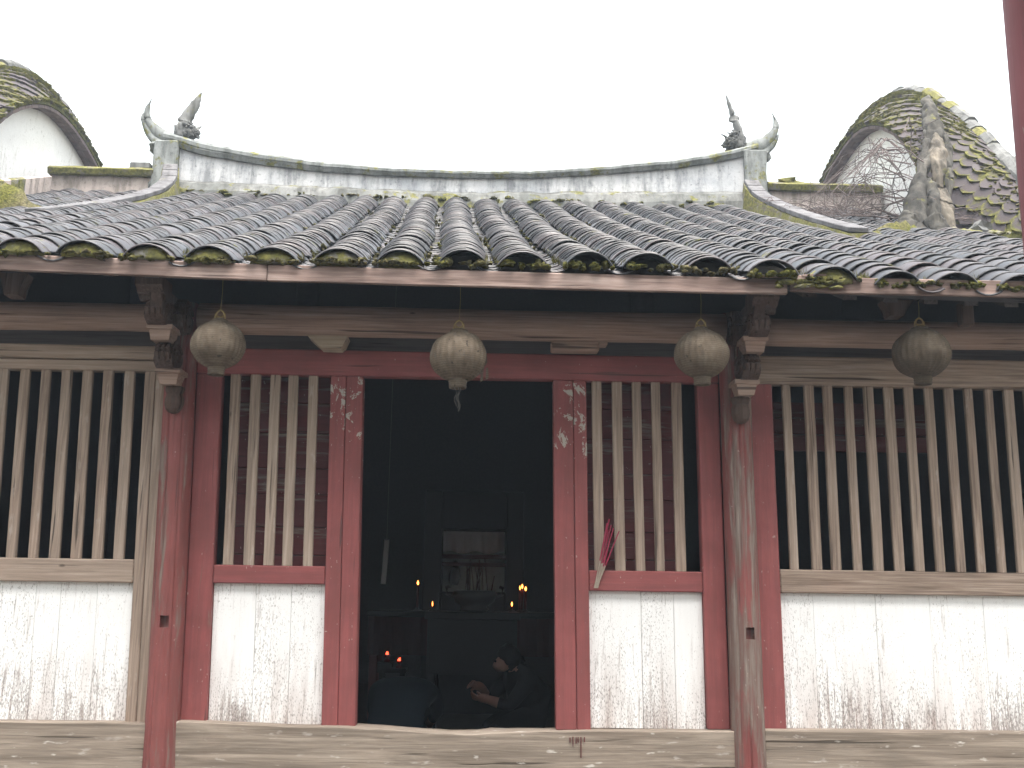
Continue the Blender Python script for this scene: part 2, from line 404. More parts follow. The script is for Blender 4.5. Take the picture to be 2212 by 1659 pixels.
# ---- sills
ZS = -.748
def sill_top(x):
    tab = [(-1.7,-.735),(-1.1,-.757),(-.72,-.757),(-.6,-.760),(-.52,-.768),(-.3,-.784),(-.1,-.788),(.05,-.780),(.16,-.772),(.3,-.776),(.43,-.768),(.62,-.764),(1.5,-.757)]
    return interp(tab, x)
for nm, x0, x1 in (('sill_beam', -4.62, -1.908), ('threshold', -1.742, 1.474), ('sill_beam', 1.640, 4.62)):
    bm = bmesh.new(); box(bm, x0, x1, -.07, .13, -1.09, ZS, .006, (40 if nm == 'threshold' else 10, 0, 2), 0, do_lean=False)
    for v in bm.verts:
        if nm == 'threshold':
            d = sill_top(v.co.x) - ZS; w = (v.co.z + 1.09)/(ZS + 1.09); v.co.z += d*w**2
            if v.co.z > -.85 and -.74 < v.co.x < .44: v.co.z += noise.noise(Vector((v.co.x*9, v.co.y*8, 0)))*.010
        v.co += wob(v.co, .004, 4.0, x0)
    o = obj(nm, bm, 'sill', hall)
    if nm == 'threshold': o['label'] = 'worn threshold beam dipped in the middle of the doorway'

# runs of red paint below the right-hand jamb
for x, z0, L in ((.515,-.800,.030),(.532,-.795,.055),(.550,-.798,.035),(.562,-.797,.030),(.578,-.796,.115),(.598,-.797,.028)):
    bm = bmesh.new(); box(bm, x-.0028, x+.0028, -.0775, -.070, z0-L, z0, .001, do_lean=False); o = obj('paint_run', bm, 'red_back', hall)
# ---- columns (round, cracked, with a small mortise cut in each)
def column(x, r, z0, z1, m, nz, nx, cracks):
    bm = bmesh.new(); n = 56; rings = []
    zs = np.linspace(z0, z1, 24)
    for z in zs:
        ring = []
        for k in range(n):
            a = 2*math.pi*k/n; rr = r*(1 + .10*max(0, -.45-z) - .03*(z-z0)/(z1-z0)) + noise.noise(Vector((math.cos(a)*2+x, math.sin(a)*2, z*1.3)))*.004
            for ca, w, dep in cracks:
                d = abs(((a - ca - .04*math.sin(z*2.1+ca*3)) + math.pi) % (2*math.pi) - math.pi)
                rr -= dep*max(0, 1 - d/w)
            ring.append(bm.verts.new(lean(Vector((x + rr*math.cos(a), -.028 + rr*math.sin(a), z)))))
        rings.append(ring)
    for a, b in zip(rings, rings[1:]):
        for k in range(n): bm.faces.new((a[k], a[(k+1)%n], b[(k+1)%n], b[k]))
    bm.faces.new(rings[0][::-1]); bm.faces.new(rings[-1])
    o = obj('column', bm, m, hall)
    bc = bmesh.new(); box(bc, nx-.026, nx+.026, -.21, -.088, nz-.034, nz+.034, 0)
    me = bpy.data.meshes.new('cut'); bc.to_mesh(me); bc.free(); co = bpy.data.objects.new('cut', me); C.objects.link(co)
    md = o.modifiers.new('b', 'BOOLEAN'); md.operation = 'DIFFERENCE'; md.object = co; md.solver = 'EXACT'
    bpy.context.view_layer.update(); dg = bpy.context.evaluated_depsgraph_get()
    nm = bpy.data.meshes.new_from_object(o.evaluated_get(dg)); o.modifiers.clear(); o.data = nm
    bpy.data.objects.remove(co); bpy.data.meshes.remove(me)
    return o
o = column(-1.855, .096, -1.09, 1.74, 'red_col', -.180, -1.850, [(R(-112), .06, .012), (R(-58), .07, .010), (R(-80), .05, .006), (R(-150), .06, .01)])
o['label'] = 'worn red column left of the doorway'
o = column(1.548, .097, -1.09, 1.74, 'red_bare', -.203, 1.562, [(R(-95), .06, .010), (R(-48), .07, .014), (R(-125), .06, .008), (R(-75), .05, .006)])
o['label'] = 'bare, mostly unpainted column right of the doorway'
for x in (-4.7, 4.7): column(x, .1, -1.09, 1.74, 'red_col', .9, x, [(R(-80), .06, .01)])

# ---- frames, lintels, posts
LT0, LT1 = 1.312, 1.474
o = board('lintel', -1.765, 1.452, -.012, .07, LT0, LT1, 'red_x', hall, .006, amp=.002)
for a, b in ((-.946, -.853), (-.850, -.748)): board('door_jamb', a, b, -.004, .10, ZS-.02, LT0-.002, 'red_jamb', hall, .004, amp=.0015)
for a, b in ((.424, .545), (.548, .628)): board('door_jamb', a, b, -.004, .10, ZS-.02, LT0-.002, 'red_jamb', hall, .004, amp=.0015)
board('window_stile', -1.765, -1.614, 0, .085, ZS-.01, LT0-.002, 'red_z', hall, .006, amp=.0015)
board('window_stile', 1.318, 1.452, 0, .085, ZS-.01, LT0-.002, 'red_z', hall, .006, amp=.0015)
o = board('corner_post', 1.646, 1.786, 0, .085, ZS-.01, LT0+.005, 'red_z', hall, .006, amp=.0015)
for a, b in ((-2.082, -2.018), (-2.015, -1.944)): board('corner_post', a, b, 0, .085, ZS-.01, 1.318, 'grey_z', hall, .005, amp=.002)
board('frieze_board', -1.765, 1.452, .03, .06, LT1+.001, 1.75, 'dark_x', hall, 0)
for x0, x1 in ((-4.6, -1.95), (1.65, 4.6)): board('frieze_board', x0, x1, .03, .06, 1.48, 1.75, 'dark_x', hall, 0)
board('head_rail', -4.6, -1.946, -.03, .075, 1.388, 1.472, 'grey_x', hall, .01, amp=.004)
board('head_rail', -4.6, -1.946, -.005, .075, 1.318, 1.384, 'grey_x', hall, .006, amp=.003)
board('head_rail', 1.650, 4.6, -.02, .075, 1.312, 1.492, 'grey_x', hall, .01, amp=.004)

# ---- windows: rail + slats + lower panel of planks (+ boards behind)
def window(x0, x1, rail_z, railm, xs, slat_w, joints, m_slat='grey_z', z_hi=LT0):
    z0, z1 = rail_z
    w = board('slat_window', x0, x1, .0, .08, z0, z1, railm, hall, .006, amp=.002)
    for x in xs:
        dw = random.uniform(-.003, .003)
        board('slat', x-slat_w/2-dw, x+slat_w/2+dw, .006, .036, z1-.002, z_hi+.004, m_slat, w, .004, (0,0,3), .0035, wsc=1.5)
    p = empty('lower_panel', ((x0+x1)/2, .05, ZS), None); p.parent = hall; p.location -= wloc(hall)
    js = [x0] + joints + [x1]
    for a, b in zip(js, js[1:]):
        dy = random.uniform(-.0015, .0015)
        board('plank', a+.0008, b-.0008, .038+dy, .062+dy, ZS-.012, z0+.003, 'white', p, .0016, (0,0,2), .001)
    return w
window(-4.6, -2.084, (.037, .174), 'grey_x', [-2.178-.1272*k for k in range(0, 19)], .058, [-4.3,-4.0,-3.7,-3.4,-3.12,-2.86,-2.66,-2.515,-2.30], z_hi=1.316)
window(-1.612, -.948, (.043, .150), 'red_x', [-1.530, -1.408, -1.288, -1.178, -1.055], .057, [-1.36, -1.150])
window(.630, 1.316, (.028, .150), 'red_x', [.695, .822, .943, 1.063, 1.191], .057, [.945, 1.142])
window(1.788, 4.6, (.032, .172), 'grey_x', [1.880, 2.020, 2.137]+[2.270+.1262*k for k in range(0, 18)], .056, [1.99, 2.37, 2.70, 2.76+.27, 3.3, 3.6, 3.9, 4.2])
# door leaves folded back behind the red windows, of lying planks
for x0, x1, lab in ((-1.535, -.93, 'left'), (.60, 1.235, 'right')):
    lf = empty('door_leaf', ((x0+x1)/2, .16, ZS)); lf.parent = hall; lf.location -= wloc(hall)
    zz = -.74
    for h in (.42, .33, .21, .17, .20, .16, .22, .19, .25):
        if zz > 1.35: break
        board('plank', x0, x1, .135+random.uniform(0, .006), .165, zz, min(zz+h-.004, 1.42), 'red_back', lf, .003, (1,0,0), .001); zz += h
    board('stile', x0-.03, x0, .13, .168, -.74, 1.42, 'red_back', lf)
# dark boarding seen through the head of the right-hand slats
for k, z in enumerate((.985, 1.10, 1.21)): board('inner_board', 1.79, 3.06, .62, .65, z, z+.107, 'red_back', hall, .003)

# ---- beams under the eaves
def log(name, x0, x1, y, z, r, m, parent=hall):
    bm = bmesh.new(); n = 20; pts = []
    for k in range(n+1):
        x = x0 + (x1-x0)*k/n; pts.append(Vector((x, y + noise.noise(Vector((x*1.1, 5, z)))*.006, z + noise.noise(Vector((x*.9, 1, z)))*.008)))
    tube(bm, pts, [(r*(1+.04*noise.noise(Vector((p.x*2, 3, 1)))),)*2 for p in pts], 22)
    return obj(name, bm, m, parent, True)
log('eave_beam', -1.76, 1.46, -.12, 1.628, .094, 'brown_x')
log('eave_beam', -4.6, -1.94, -.12, 1.622, .086, 'brown_x')
log('eave_beam', 1.64, 4.6, -.12, 1.616, .086, 'brown_x')
bm = bmesh.new(); prism(bm, [(-1.115,1.556),(-1.10,1.530),(-1.03,1.470),(-1.02,1.458),(-.90,1.457),(-.885,1.470),(-.858,1.535),(-.87,1.552),(-.95,1.548)], 1, -.14, .0)
obj('block', bm, 'pale_block', hall)
board('block', .405, .70, -.13, -.02, 1.476, 1.535, 'brown_x', hall, .008)
board('block', .70, .752, -.13, -.03, 1.515, 1.535, 'brown_x', hall, .004)
bm = bmesh.new(); prism(bm, [(2.335,1.742),(2.515,1.742),(2.46,1.69),(2.452,1.645),(2.372,1.645),(2.366,1.69)], 1, -.46, -.36); obj('block', bm, 'brown_y', hall)
board('strut', 2.802, 2.872, -.46, -.38, 1.60, 1.745, 'brown_y', hall, .006)
bm = bmesh.new(); prism(bm, [(-2.83,1.78),(-2.67,1.78),(-2.70,1.71),(-2.705,1.648),(-2.785,1.648),(-2.79,1.71)], 1, -.50, -.40); obj('block', bm, 'brown_y', hall)
# ---- bracket sets carrying the eaves on the two columns
def frustum(bm, cx, cy, z0, z1, w0, d0, w1, d1):
    v = []
    for z, w, d in ((z0, w0, d0), ((z0+z1*2)/3, w0*.42+w1*.58-.004, d0*.42+d1*.58-.004), ((z0+z1*2)/3+.004, w1, d1), (z1, w1, d1)):
        v.append([bm.verts.new((cx+a*w/2, cy+b*d/2, z)) for a, b in ((-1,-1),(1,-1),(1,1),(-1,1))])
    for p, q in zip(v, v[1:]):
        for k in range(4): bm.faces.new((p[k], p[(k+1)%4], q[(k+1)%4], q[k]))
    bm.faces.new(v[0][::-1]); bm.faces.new(v[-1])
def scroll(bm, x, th, yc, zc, ry, rz, flip=1):
    """a carved cloud scroll: a curl outline in the (y,z) plane with a hollowed spiral relief on both cheeks"""
    out = []
    for k in range(28):
        a = 2*math.pi*k/28
        rr = 1 + .16*math.cos(3*a+.6) + .07*math.cos(7*a)
        out.append((yc + ry*rr*math.cos(a), zc + rz*rr*math.sin(a)))
    prism(bm, out, 0, x-th/2, x+th/2)
    for s in (-1, 1):
        sp = []
        for k in range(22):
            a = .5 + k*.42; q = .86 - k*.034
            sp.append((x + s*(th/2+.002), yc + ry*q*math.cos(a), zc + rz*q*math.sin(a)))
        tube(bm, sp, [.012 - .0003*k for k in range(22)], 6)
    # front face relief: leaf ridges running up the nose
    for q in (-.3, 0, .3):
        pts = [(x + q*th*(1-.3*abs(t)), yc - ry*(1.02+.08*math.cos(3*t)) * math.cos(t*.95), zc + rz*math.sin(t*.95)*1.0) for t in np.linspace(-1.1, 1.1, 9)]
        tube(bm, pts, [.008 + .010*math.cos(t) for t in np.linspace(-1.1, 1.1, 9)], 6)
def bracket(cx, dx):
    b = empty('bracket_set', (cx, -.1, 1.03)); b.parent = hall; b.location -= wloc(hall)
    x = lambda z: cx + dx*(z - 1.05) - .012*(z-.28)
    bm = bmesh.new()
    lathe(bm, [(.010,1.035),(.030,1.042),(.047,1.06),(.056,1.09),(.055,1.125),(.046,1.15),(.052,1.165),(.058,1.18),(.055,1.195)], x(1.1), -.135, 16, 8, .04); obj('pendant', bm, 'brown_y', b, False)
    bm = bmesh.new(); frustum(bm, x(1.23), -.19, 1.195, 1.285, .095, .10, .150, .16); obj('block', bm, 'brown_x', b)
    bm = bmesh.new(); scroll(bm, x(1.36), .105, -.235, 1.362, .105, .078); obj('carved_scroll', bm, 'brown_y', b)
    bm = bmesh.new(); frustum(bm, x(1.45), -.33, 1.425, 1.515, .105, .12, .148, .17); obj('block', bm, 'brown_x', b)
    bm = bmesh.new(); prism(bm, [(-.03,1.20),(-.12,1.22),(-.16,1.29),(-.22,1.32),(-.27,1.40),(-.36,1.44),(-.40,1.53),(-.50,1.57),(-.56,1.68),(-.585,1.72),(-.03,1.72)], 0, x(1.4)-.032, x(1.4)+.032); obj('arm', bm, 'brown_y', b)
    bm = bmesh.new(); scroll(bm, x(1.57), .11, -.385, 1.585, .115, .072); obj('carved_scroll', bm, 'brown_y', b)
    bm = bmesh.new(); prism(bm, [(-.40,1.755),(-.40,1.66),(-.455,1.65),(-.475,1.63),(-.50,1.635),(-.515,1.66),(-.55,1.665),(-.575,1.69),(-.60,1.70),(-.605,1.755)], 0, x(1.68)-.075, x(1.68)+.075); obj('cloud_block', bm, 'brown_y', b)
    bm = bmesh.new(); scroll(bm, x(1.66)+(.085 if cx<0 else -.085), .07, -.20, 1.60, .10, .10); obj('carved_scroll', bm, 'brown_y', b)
    return b
bracket(-1.862, -.09); bracket(1.548, .11)

# ------------------------------------------------------------------ main roof
Y0, Y1 = -.72, 5.38
def droop(x, s):
    t = min(1, max(0, (x-1.1)/1.3)); t = t*t*(3-2*t)
    return -.034*t*max(0, 1 - s/.9)**2
def roof_z(x, s): return 1.800 + .008*(-x) * (1-s/6.1) + .42*s + .0049*s*s + .012*math.sin(x*1.3+.5)*max(0, 1-s/3) + droop(x, s)
def roof_pt(x0, s): return Vector((x0 - .045*s*(1 if abs(x0) < 3.3 else .6), Y0 + s, roof_z(x0, s)))
def roof_slope(x0, s): return math.atan2(roof_z(x0, s+.05)-roof_z(x0, s-.05), .1)
bm = bmesh.new(); nx, ns = 48, 26; gt = []
for j in range(ns+1):
    s = 6.4*j/ns; gt.append([bm.verts.new(roof_pt(-5.6+11.2*i/nx, s + (.05 if j == 0 else 0)) + Vector((0, .05, -.035))) for i in range(nx+1)])
gb = [[bm.verts.new(v.co + Vector((0, .0, -.03))) for v in row] for row in gt]
for j in range(ns):
    for i in range(nx):
        bm.faces.new((gt[j][i], gt[j][i+1], gt[j+1][i+1], gt[j+1][i])); bm.faces.new((gb[j][i], gb[j+1][i], gb[j+1][i+1], gb[j][i+1]))
for i in range(nx): bm.faces.new((gt[0][i], gb[0][i], gb[0][i+1], gt[0][i+1])); bm.faces.new((gt[ns][i], gt[ns][i+1], gb[ns][i+1], gb[ns][i]))
for j in range(ns): bm.faces.new((gt[j][0], gt[j+1][0], gb[j+1][0], gb[j][0])); bm.faces.new((gt[j][nx], gb[j][nx], gb[j+1][nx], gt[j+1][nx]))
roof = obj('roof', bm, 'dark_x', hall)
bm = bmesh.new(); box(bm, -5.6, 5.6, 5.6, 5.7, 4.2, 4.5, 0, do_lean=False); prism(bm, [(5.5,4.55),(12,1.7),(12,1.6),(5.5,4.4)], 0, -5.6, 5.6); obj('rear_roof_slope', bm, 'tile', hall)

def arc_tile(w, h, L, t, n=9, up=True, cham=.0045):
    """one curved tile: local +y up the slope, z out of the roof, front edge at y = 0"""
    Rr = (w*w/4 + h*h)/(2*h); a = math.asin(min(1, w/2/Rr)); V = []; F = []
    if (h > w/2): a = math.pi - a
    sg = 1 if up else -1
    def ring(r, y, zoff=0):
        i0 = len(V)
        for k in range(n+1):
            an = -a + 2*a*k/n
            V.append((r*math.sin(an), y, sg*(r*math.cos(an) - Rr*math.cos(a)) + (0 if up else h) * 0 + zoff))
        return i0
    def strip(i, j, flip=False):
        for k in range(n):
            q = (i+k, i+k+1, j+k+1, j+k); F.append(q[::-1] if flip else q)
    ro, ri = (Rr, Rr-t) if up else (Rr-t, Rr)
    zb = .010   # the back end tucks under the tile above
    A = ring(ro, cham); B = ring(ro, L, -zb); strip(A, B)
    A = ring(ro - sg*cham, 0); B = ring(ro, cham); strip(A, B)
    A = ring(ri, 0); B = ring(ro - sg*cham, 0); strip(A, B)
    A = ring(ri, L, -zb); B = ring(ri, 0); strip(A, B)
    return V, F
COV = arc_tile(.285, .080, .15, .0095, 9, True); PAN = arc_tile(.155, .026, .17, .010, 5, False)
def tmesh(name, VF, m):
    me = bpy.data.meshes.new(name); me.from_pydata(VF[0], [], VF[1]); me.materials.append(M[m])
    me.polygons.foreach_set('use_smooth', [True]*len(me.polygons)); me.update(); return me
cov_me = tmesh('cover_tile', COV, 'tile'); pan_me = tmesh('pan_tile', PAN, 'tile')
hidden = lambda x, y: False
def tile_mats(kind):
    """(matrix, distance) of every tile"""
    out = []
    SP = .352
    for i in range(-14, 14):
        xr = -.15 + SP*(i + (0 if kind == 'cover' else .5)); row_j = random.uniform(-.008, .008)
        s = random.uniform(-.02, .015) if kind == 'cover' else random.uniform(-.0, .02); ph = random.uniform(0, 6)
        c = 0
        while s < 6.0:
            ex = .080 + random.uniform(-.010, .010)
            if xr > 1.5 and s < 1.4: ex += .042
            p = roof_pt(xr, max(s, 0)); p.y = Y0 + s
            sl = roof_slope(xr, max(s, .05)) - math.atan2(.0125, ex)*.42 + random.gauss(0, .012)
            if kind == 'pan': sl += .02; p.z += -.006
            else: p.z += .016
            p.x += row_j + .011*math.sin(s*1.7 + ph) + random.gauss(0, .0035); p.z += random.gauss(0, .0022)
            m = Matrix.Translation(p) @ Euler((sl, random.gauss(0, .018), random.gauss(0, .028))).to_matrix().to_4x4()
            m = m @ Matrix.Diagonal((random.uniform(.95, 1.05), 1, random.uniform(.93, 1.07), 1))
            if kind == 'cover' and c == 0 and xr > 1.6:          # loose end tiles at the rotten corner
                m = m @ Matrix.Rotation(random.uniform(-.10, .10), 4, 'Y') @ Matrix.Translation((0, random.uniform(-.03, .02), 0))
            if random.random() < .022: m = m @ Matrix.Translation((random.gauss(0, .012), random.uniform(-.035, .01), random.uniform(.0, .006))) @ Euler((random.gauss(0, .05), random.gauss(0, .06), random.gauss(0, .10))).to_matrix().to_4x4()
            out.append((m, c, xr, s)); s += ex; c += 1
    return out
def lay(kind, me, VF, n_single, maxc, xlim):
    al = tile_mats(kind); cand = [t for t in al if t[1] < maxc and xlim[0] < t[2] < xlim[1]]
    cand.sort(key=lambda t: t[3]); single = cand[:n_single]; ids = set(map(id, single)); rest = [t for t in al if id(t) not in ids]
    hw = Matrix.Translation(-wloc(roof))
    for m, c, x, s in single:
        o = bpy.data.objects.new(kind + '_tile', me); C.objects.link(o); o.parent = roof; o.matrix_local = hw @ m
    V = np.array(VF[0]); nv = len(V); allv = []; allf = []; rn = []
    F = np.array(VF[1])
    for i, (m, c, x, s) in enumerate(rest):
        A = np.array(hw @ m); allv.append(V @ A[:3,:3].T + A[:3,3]); allf.append(F + i*nv); rn += [random.random()]*nv
    me2 = bpy.data.meshes.new(kind + '_tiles'); me2.from_pydata(np.concatenate(allv).tolist(), [], np.concatenate(allf).tolist())
    me2.polygons.foreach_set('use_smooth', [True]*len(me2.polygons))
    at = me2.attributes.new('rnd', 'FLOAT', 'POINT'); at.data.foreach_set('value', rn)
    o = link(kind + '_tile_field', me2, 'tile', roof); o['kind'] = 'stuff'
    return al
covs = lay('cover', cov_me, COV, 296, 16, (-3.6, 3.6)); pans = lay('pan', pan_me, PAN, 120, 7, (-3.5, 3.5))
# eave ends: mortar plugs with moss under the cover tiles on the left, hollow on the right
ends = {round(x, 3): m for m, c, x, s in covs if c == 0}
moss_bm = bmesh.new()
for i, (x, m) in enumerate(sorted(ends.items())):
    p = m.translation
    full = x < -.30 or 1.95 < x < 2.2
    if full and abs(x) < 4.3:
        bm = bmesh.new(); rr = bmesh.ops.create_icosphere(bm, subdivisions=3, radius=1)
        for v in rr['verts']:
            k = 1 + .16*noise.noise(v.co*2.3 + Vector((x*7, 1, 2)))
            v.co = Vector((v.co.x*.132*k, v.co.y*.05*k, max(v.co.z, -.25)*.074*k)) + p + Vector((0, .045, .004))
        obj('mortar_plug', bm, 'mortar', roof, True)
    else:
        for sx in (-1, 1):
            if random.random() < .8: lump(moss_bm, p + Vector((sx*random.uniform(.09, .13), .03, .016)), (random.uniform(.02, .05), .035, random.uniform(.015, .03)), 2, .4, 9, x+sx)
    for k in range(13):
        if abs(x) < 4.3: lump(moss_bm, p + Vector((random.uniform(-.15, .15), random.uniform(-.0, .03), random.uniform(-.012, .010))), (random.uniform(.012, .03), .025, random.uniform(.008, .018)), 2, .6, 9, x+k)
# moss and weeds lodged in the valleys
for i in range(-12, 13):
    xr = -.15 + .352*(i+.5)
    for k in range(int(random.uniform(22, 40))):
        s = random.random()**1.2*5.9; side = random.choice((-1, 1)); p = roof_pt(xr, s)
        lump(moss_bm, p + Vector((side*random.uniform(.01, .055), 0, .012)), (random.uniform(.008, .020), random.uniform(.02, .06), random.uniform(.006, .016)), 1, .6, 9, i*3+k)
# along the foot of the ridge
for k in range(150):
    x = random.uniform(-3.6, 3.0); lump(moss_bm, roof_pt(x, 6.02) + Vector((0, random.uniform(-.05, .05), random.uniform(.03, .10))), (random.uniform(.015, .06), .04, random.uniform(.01, .03)), 2, .6, 8, k)
for k in range(60):      # grass tufts at the eaves
    x = random.uniform(-3.6, 3.6); s = random.uniform(-.02, .25); xr = -.15 + .352*(round((x+.15)/.352-.5)+.5); p = roof_pt(xr, max(0, s)) + Vector((random.uniform(-.05, .05), 0, .02)); p.y = Y0 + s
    for q in range(7):
        d = Vector((random.uniform(-.5, .5), random.uniform(-.6, .1), 1)).normalized()*random.uniform(.02, .055); b = p + Vector((random.uniform(-.02, .02), random.uniform(-.02, .02), 0)); w = Vector((.002, 0, 0))
        v = [moss_bm.verts.new(b-w), moss_bm.verts.new(b+w), moss_bm.verts.new(b+d*.6+w*.7+Vector((0,0,.004))), moss_bm.verts.new(b+d)]
        moss_bm.faces.new(v)
# dark strips added to keep the hollows under the cover tiles dark
for i in range(-14, 14):
    xr = -.15 + .352*i
    bm = bmesh.new(); prev = None
    for s_ in np.linspace(.10, 5.9, 16):
        p = roof_pt(xr, s_)
        row = [bm.verts.new(p + Vector(d)) for d in ((-.125,0,-.05), (-.118,0,.022), (-.05,0,.052), (.05,0,.052), (.118,0,.022), (.125,0,-.05))]
        if prev:
            for j in range(5): bm.faces.new((prev[j], prev[j+1], row[j+1], row[j]))
        else: bm.faces.new(row)
        prev = row
    obj('hollow_fill', bm, 'hollow_dark', roof)
# eave boards
EB = [(-4.62, -1.2455), (-1.2425, 1.690), (1.712, 4.62)]
for i, (x0, x1) in enumerate(EB):
    bm = bmesh.new(); box(bm, x0, x1, -.704, -.674, 0, .098, .004, (16, 0, 2), 0, do_lean=False)
    for v in bm.verts:
        t = v.co.z/.098; x = v.co.x
        zb = interp([(-4.6,1.75),(-2.77,1.736),(-1.25,1.703),(0,1.694),(1.2,1.687),(1.69,1.690),(1.72,1.700),(3.06,1.702),(4.6,1.71)], x)
        h = .094
        if i == 1 and x > 1.45: h -= .05*(x-1.45)/.24*(.6+.8*noise.noise(Vector((x*20, 0, 0))))      # rotted end
        if i == 2 and x < 2.05: zb += .03*max(0, noise.noise(Vector((x*16, 3, 0))) + .35)*(2.05-x)/.3
        v.co.z = zb + t*h + noise.noise(Vector((x*3, t, i*5)))*.003; v.co.y += noise.noise(Vector((x*1.5, 7, i)))*.006
    obj('eave_board', bm, 'eave', hall)
# splintered wood and debris where the two boards meet
bm = bmesh.new()
for k in range(26): lump(bm, (random.uniform(1.62, 2.0), random.uniform(-.735, -.695), random.uniform(1.72, 1.795)), (random.uniform(.012, .045), .02, random.uniform(.008, .02)), 1, .6, 9, k)
o = obj('rotted_debris', bm, 'mortar', hall); o['kind'] = 'stuff'
for (x, z, a, w) in ((1.60, 1.785, .05, .16), (1.84, 1.795, -.04, .14)):
    bm = bmesh.new(); box(bm, -w/2, w/2, -.010, .010, -.006, .007, .002, (3,0,0), .006, x, 9, do_lean=False)
    bmesh.ops.transform(bm, verts=bm.verts, matrix=Matrix.Translation((x, -.722, z)) @ Matrix.Rotation(a, 4, 'Y')); obj('wood_splinter', bm, 'eave', hall)
# rafters under the eaves
x = -4.5
while x < 4.55:
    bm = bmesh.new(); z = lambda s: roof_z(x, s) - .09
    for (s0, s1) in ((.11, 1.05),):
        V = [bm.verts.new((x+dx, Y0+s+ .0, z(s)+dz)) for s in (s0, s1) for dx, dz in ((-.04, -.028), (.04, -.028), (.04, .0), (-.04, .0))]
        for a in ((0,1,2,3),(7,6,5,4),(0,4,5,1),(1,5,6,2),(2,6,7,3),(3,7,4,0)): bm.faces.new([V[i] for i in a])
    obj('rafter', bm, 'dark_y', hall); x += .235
# ---- main ridge
RB = [(-3.72,4.78),(-1.99,4.74),(-.33,4.71),(1.34,4.75),(3.06,4.80)]
CB = [(-3.90,5.25),(-3.732,5.199),(-3.46,5.117),(-2.79,5.015),(-2.01,4.94),(-1.175,4.905),(-.34,4.895),(.5,4.925),(1.34,4.99),(2.19,5.09),(2.70,5.18),(3.04,5.262),(3.2,5.32)]
CT = [(-3.95,5.43),(-3.814,5.395),(-3.53,5.312),(-2.80,5.175),(-2.02,5.077),(-1.18,5.017),(-.34,4.996),(.5,5.022),(1.34,5.097),(2.19,5.203),(2.81,5.328),(3.2,5.44),(3.3,5.48)]
def sweep(name, x0, x1, prof, m, parent, n=60, amp=.006):
    bm = bmesh.new(); rows = []
    for i in range(n+1):
        x = x0 + (x1-x0)*i/n
        row = []
        for (y, z) in prof(x):
            v = Vector((x, y, z)); v += wob(v, amp, 5.0); row.append(bm.verts.new(v))
        rows.append(row)
    k = len(rows[0])
    for a, b in zip(rows, rows[1:]):
        for j in range(k): bm.faces.new((a[j], a[(j+1)%k], b[(j+1)%k], b[j]))
    bm.faces.new(rows[0][::-1]); bm.faces.new(rows[-1])
    return obj(name, bm, m, parent)
def p_body(x):
    a, b = interp(RB, x) - .35, interp(CB, x) + .01
    return [(5.40, a), (5.40, b), (5.66, b), (5.66, a)]
def p_cap(x):
    a, b = interp(CB, x) - .02, interp(CT, x); h = b - a
    return [(5.36, a), (5.33, a+.25*h), (5.36, a+.32*h), (5.345, a+.40*h), (5.345, a+.62*h), (5.39, a+.85*h), (5.47, b), (5.59, b), (5.67, a+.85*h), (5.715, a+.55*h), (5.73, a+.25*h), (5.70, a)]
def p_base(x):
    a = interp(RB, x) + .02*noise.noise(Vector((x*2.3, 1, 0))); return [(5.24, 4.3), (5.26, a-.17), (5.31, a-.06), (5.385, a), (5.42, a), (5.45, 4.3)]
ridge = sweep('ridge', -3.74, 3.06, p_body, 'ridge_white', hall)
sweep('ridge_cap', -3.93, 3.24, p_cap, 'ridge_cap', ridge, 70, .010)
sweep('ridge_base', -3.72, 3.04, p_base, 'base_band', ridge, 90, .022)
# upturned forked ends
def finer(pts, wid, n=26):
    t = np.linspace(0, 1, len(pts)); T = np.linspace(0, 1, n); Q = np.c_[np.interp(T, t, [p[0] for p in pts]), np.interp(T, t, [p[1] for p in pts])]
    for _ in range(3): Q[1:-1] = (Q[:-2] + 2*Q[1:-1] + Q[2:])/4
    return [tuple(map(float, q)) for q in Q], list(map(float, np.interp(T, t, wid)))
def horn(name, pts, wid, yc=5.53, th=.16, m='ridge_cap'):
    bm = bmesh.new(); pts, wid = finer(pts, wid); n = len(pts)
    r = [(max(.012, min(th/2*(1-.75*i/(n-1)), wid[i]*.7)), wid[i]/2) for i in range(n)]
    tube(bm, [(x, yc, z) for x, z in pts], [(a, b) for a, b in r], 10)
    for v in bm.verts: v.co += wob(v.co, .009, 9)
    return obj(name, bm, m, ridge, True)
horn('ridge_horn', [(-3.70,5.28),(-3.86,5.34),(-4.0,5.40),(-4.11,5.48),(-4.185,5.58),(-4.215,5.68),(-4.213,5.77),(-4.165,5.88)], [.16,.17,.165,.14,.10,.066,.036,.004])
horn('ridge_horn', [(-3.80,5.22),(-3.98,5.27),(-4.11,5.36),(-4.20,5.47),(-4.245,5.58),(-4.262,5.65),(-4.255,5.69)], [.10,.12,.11,.085,.05,.025,.006], th=.13)
horn('ridge_horn', [(3.10,5.40),(3.24,5.43),(3.36,5.49),(3.44,5.57),(3.495,5.66),(3.515,5.74),(3.505,5.82),(3.465,5.91)], [.17,.19,.18,.145,.095,.058,.03,.004])
horn('ridge_horn', [(3.05,5.29),(3.20,5.31),(3.34,5.37),(3.45,5.47),(3.52,5.57),(3.545,5.62)], [.10,.13,.12,.10,.05,.01], th=.13)
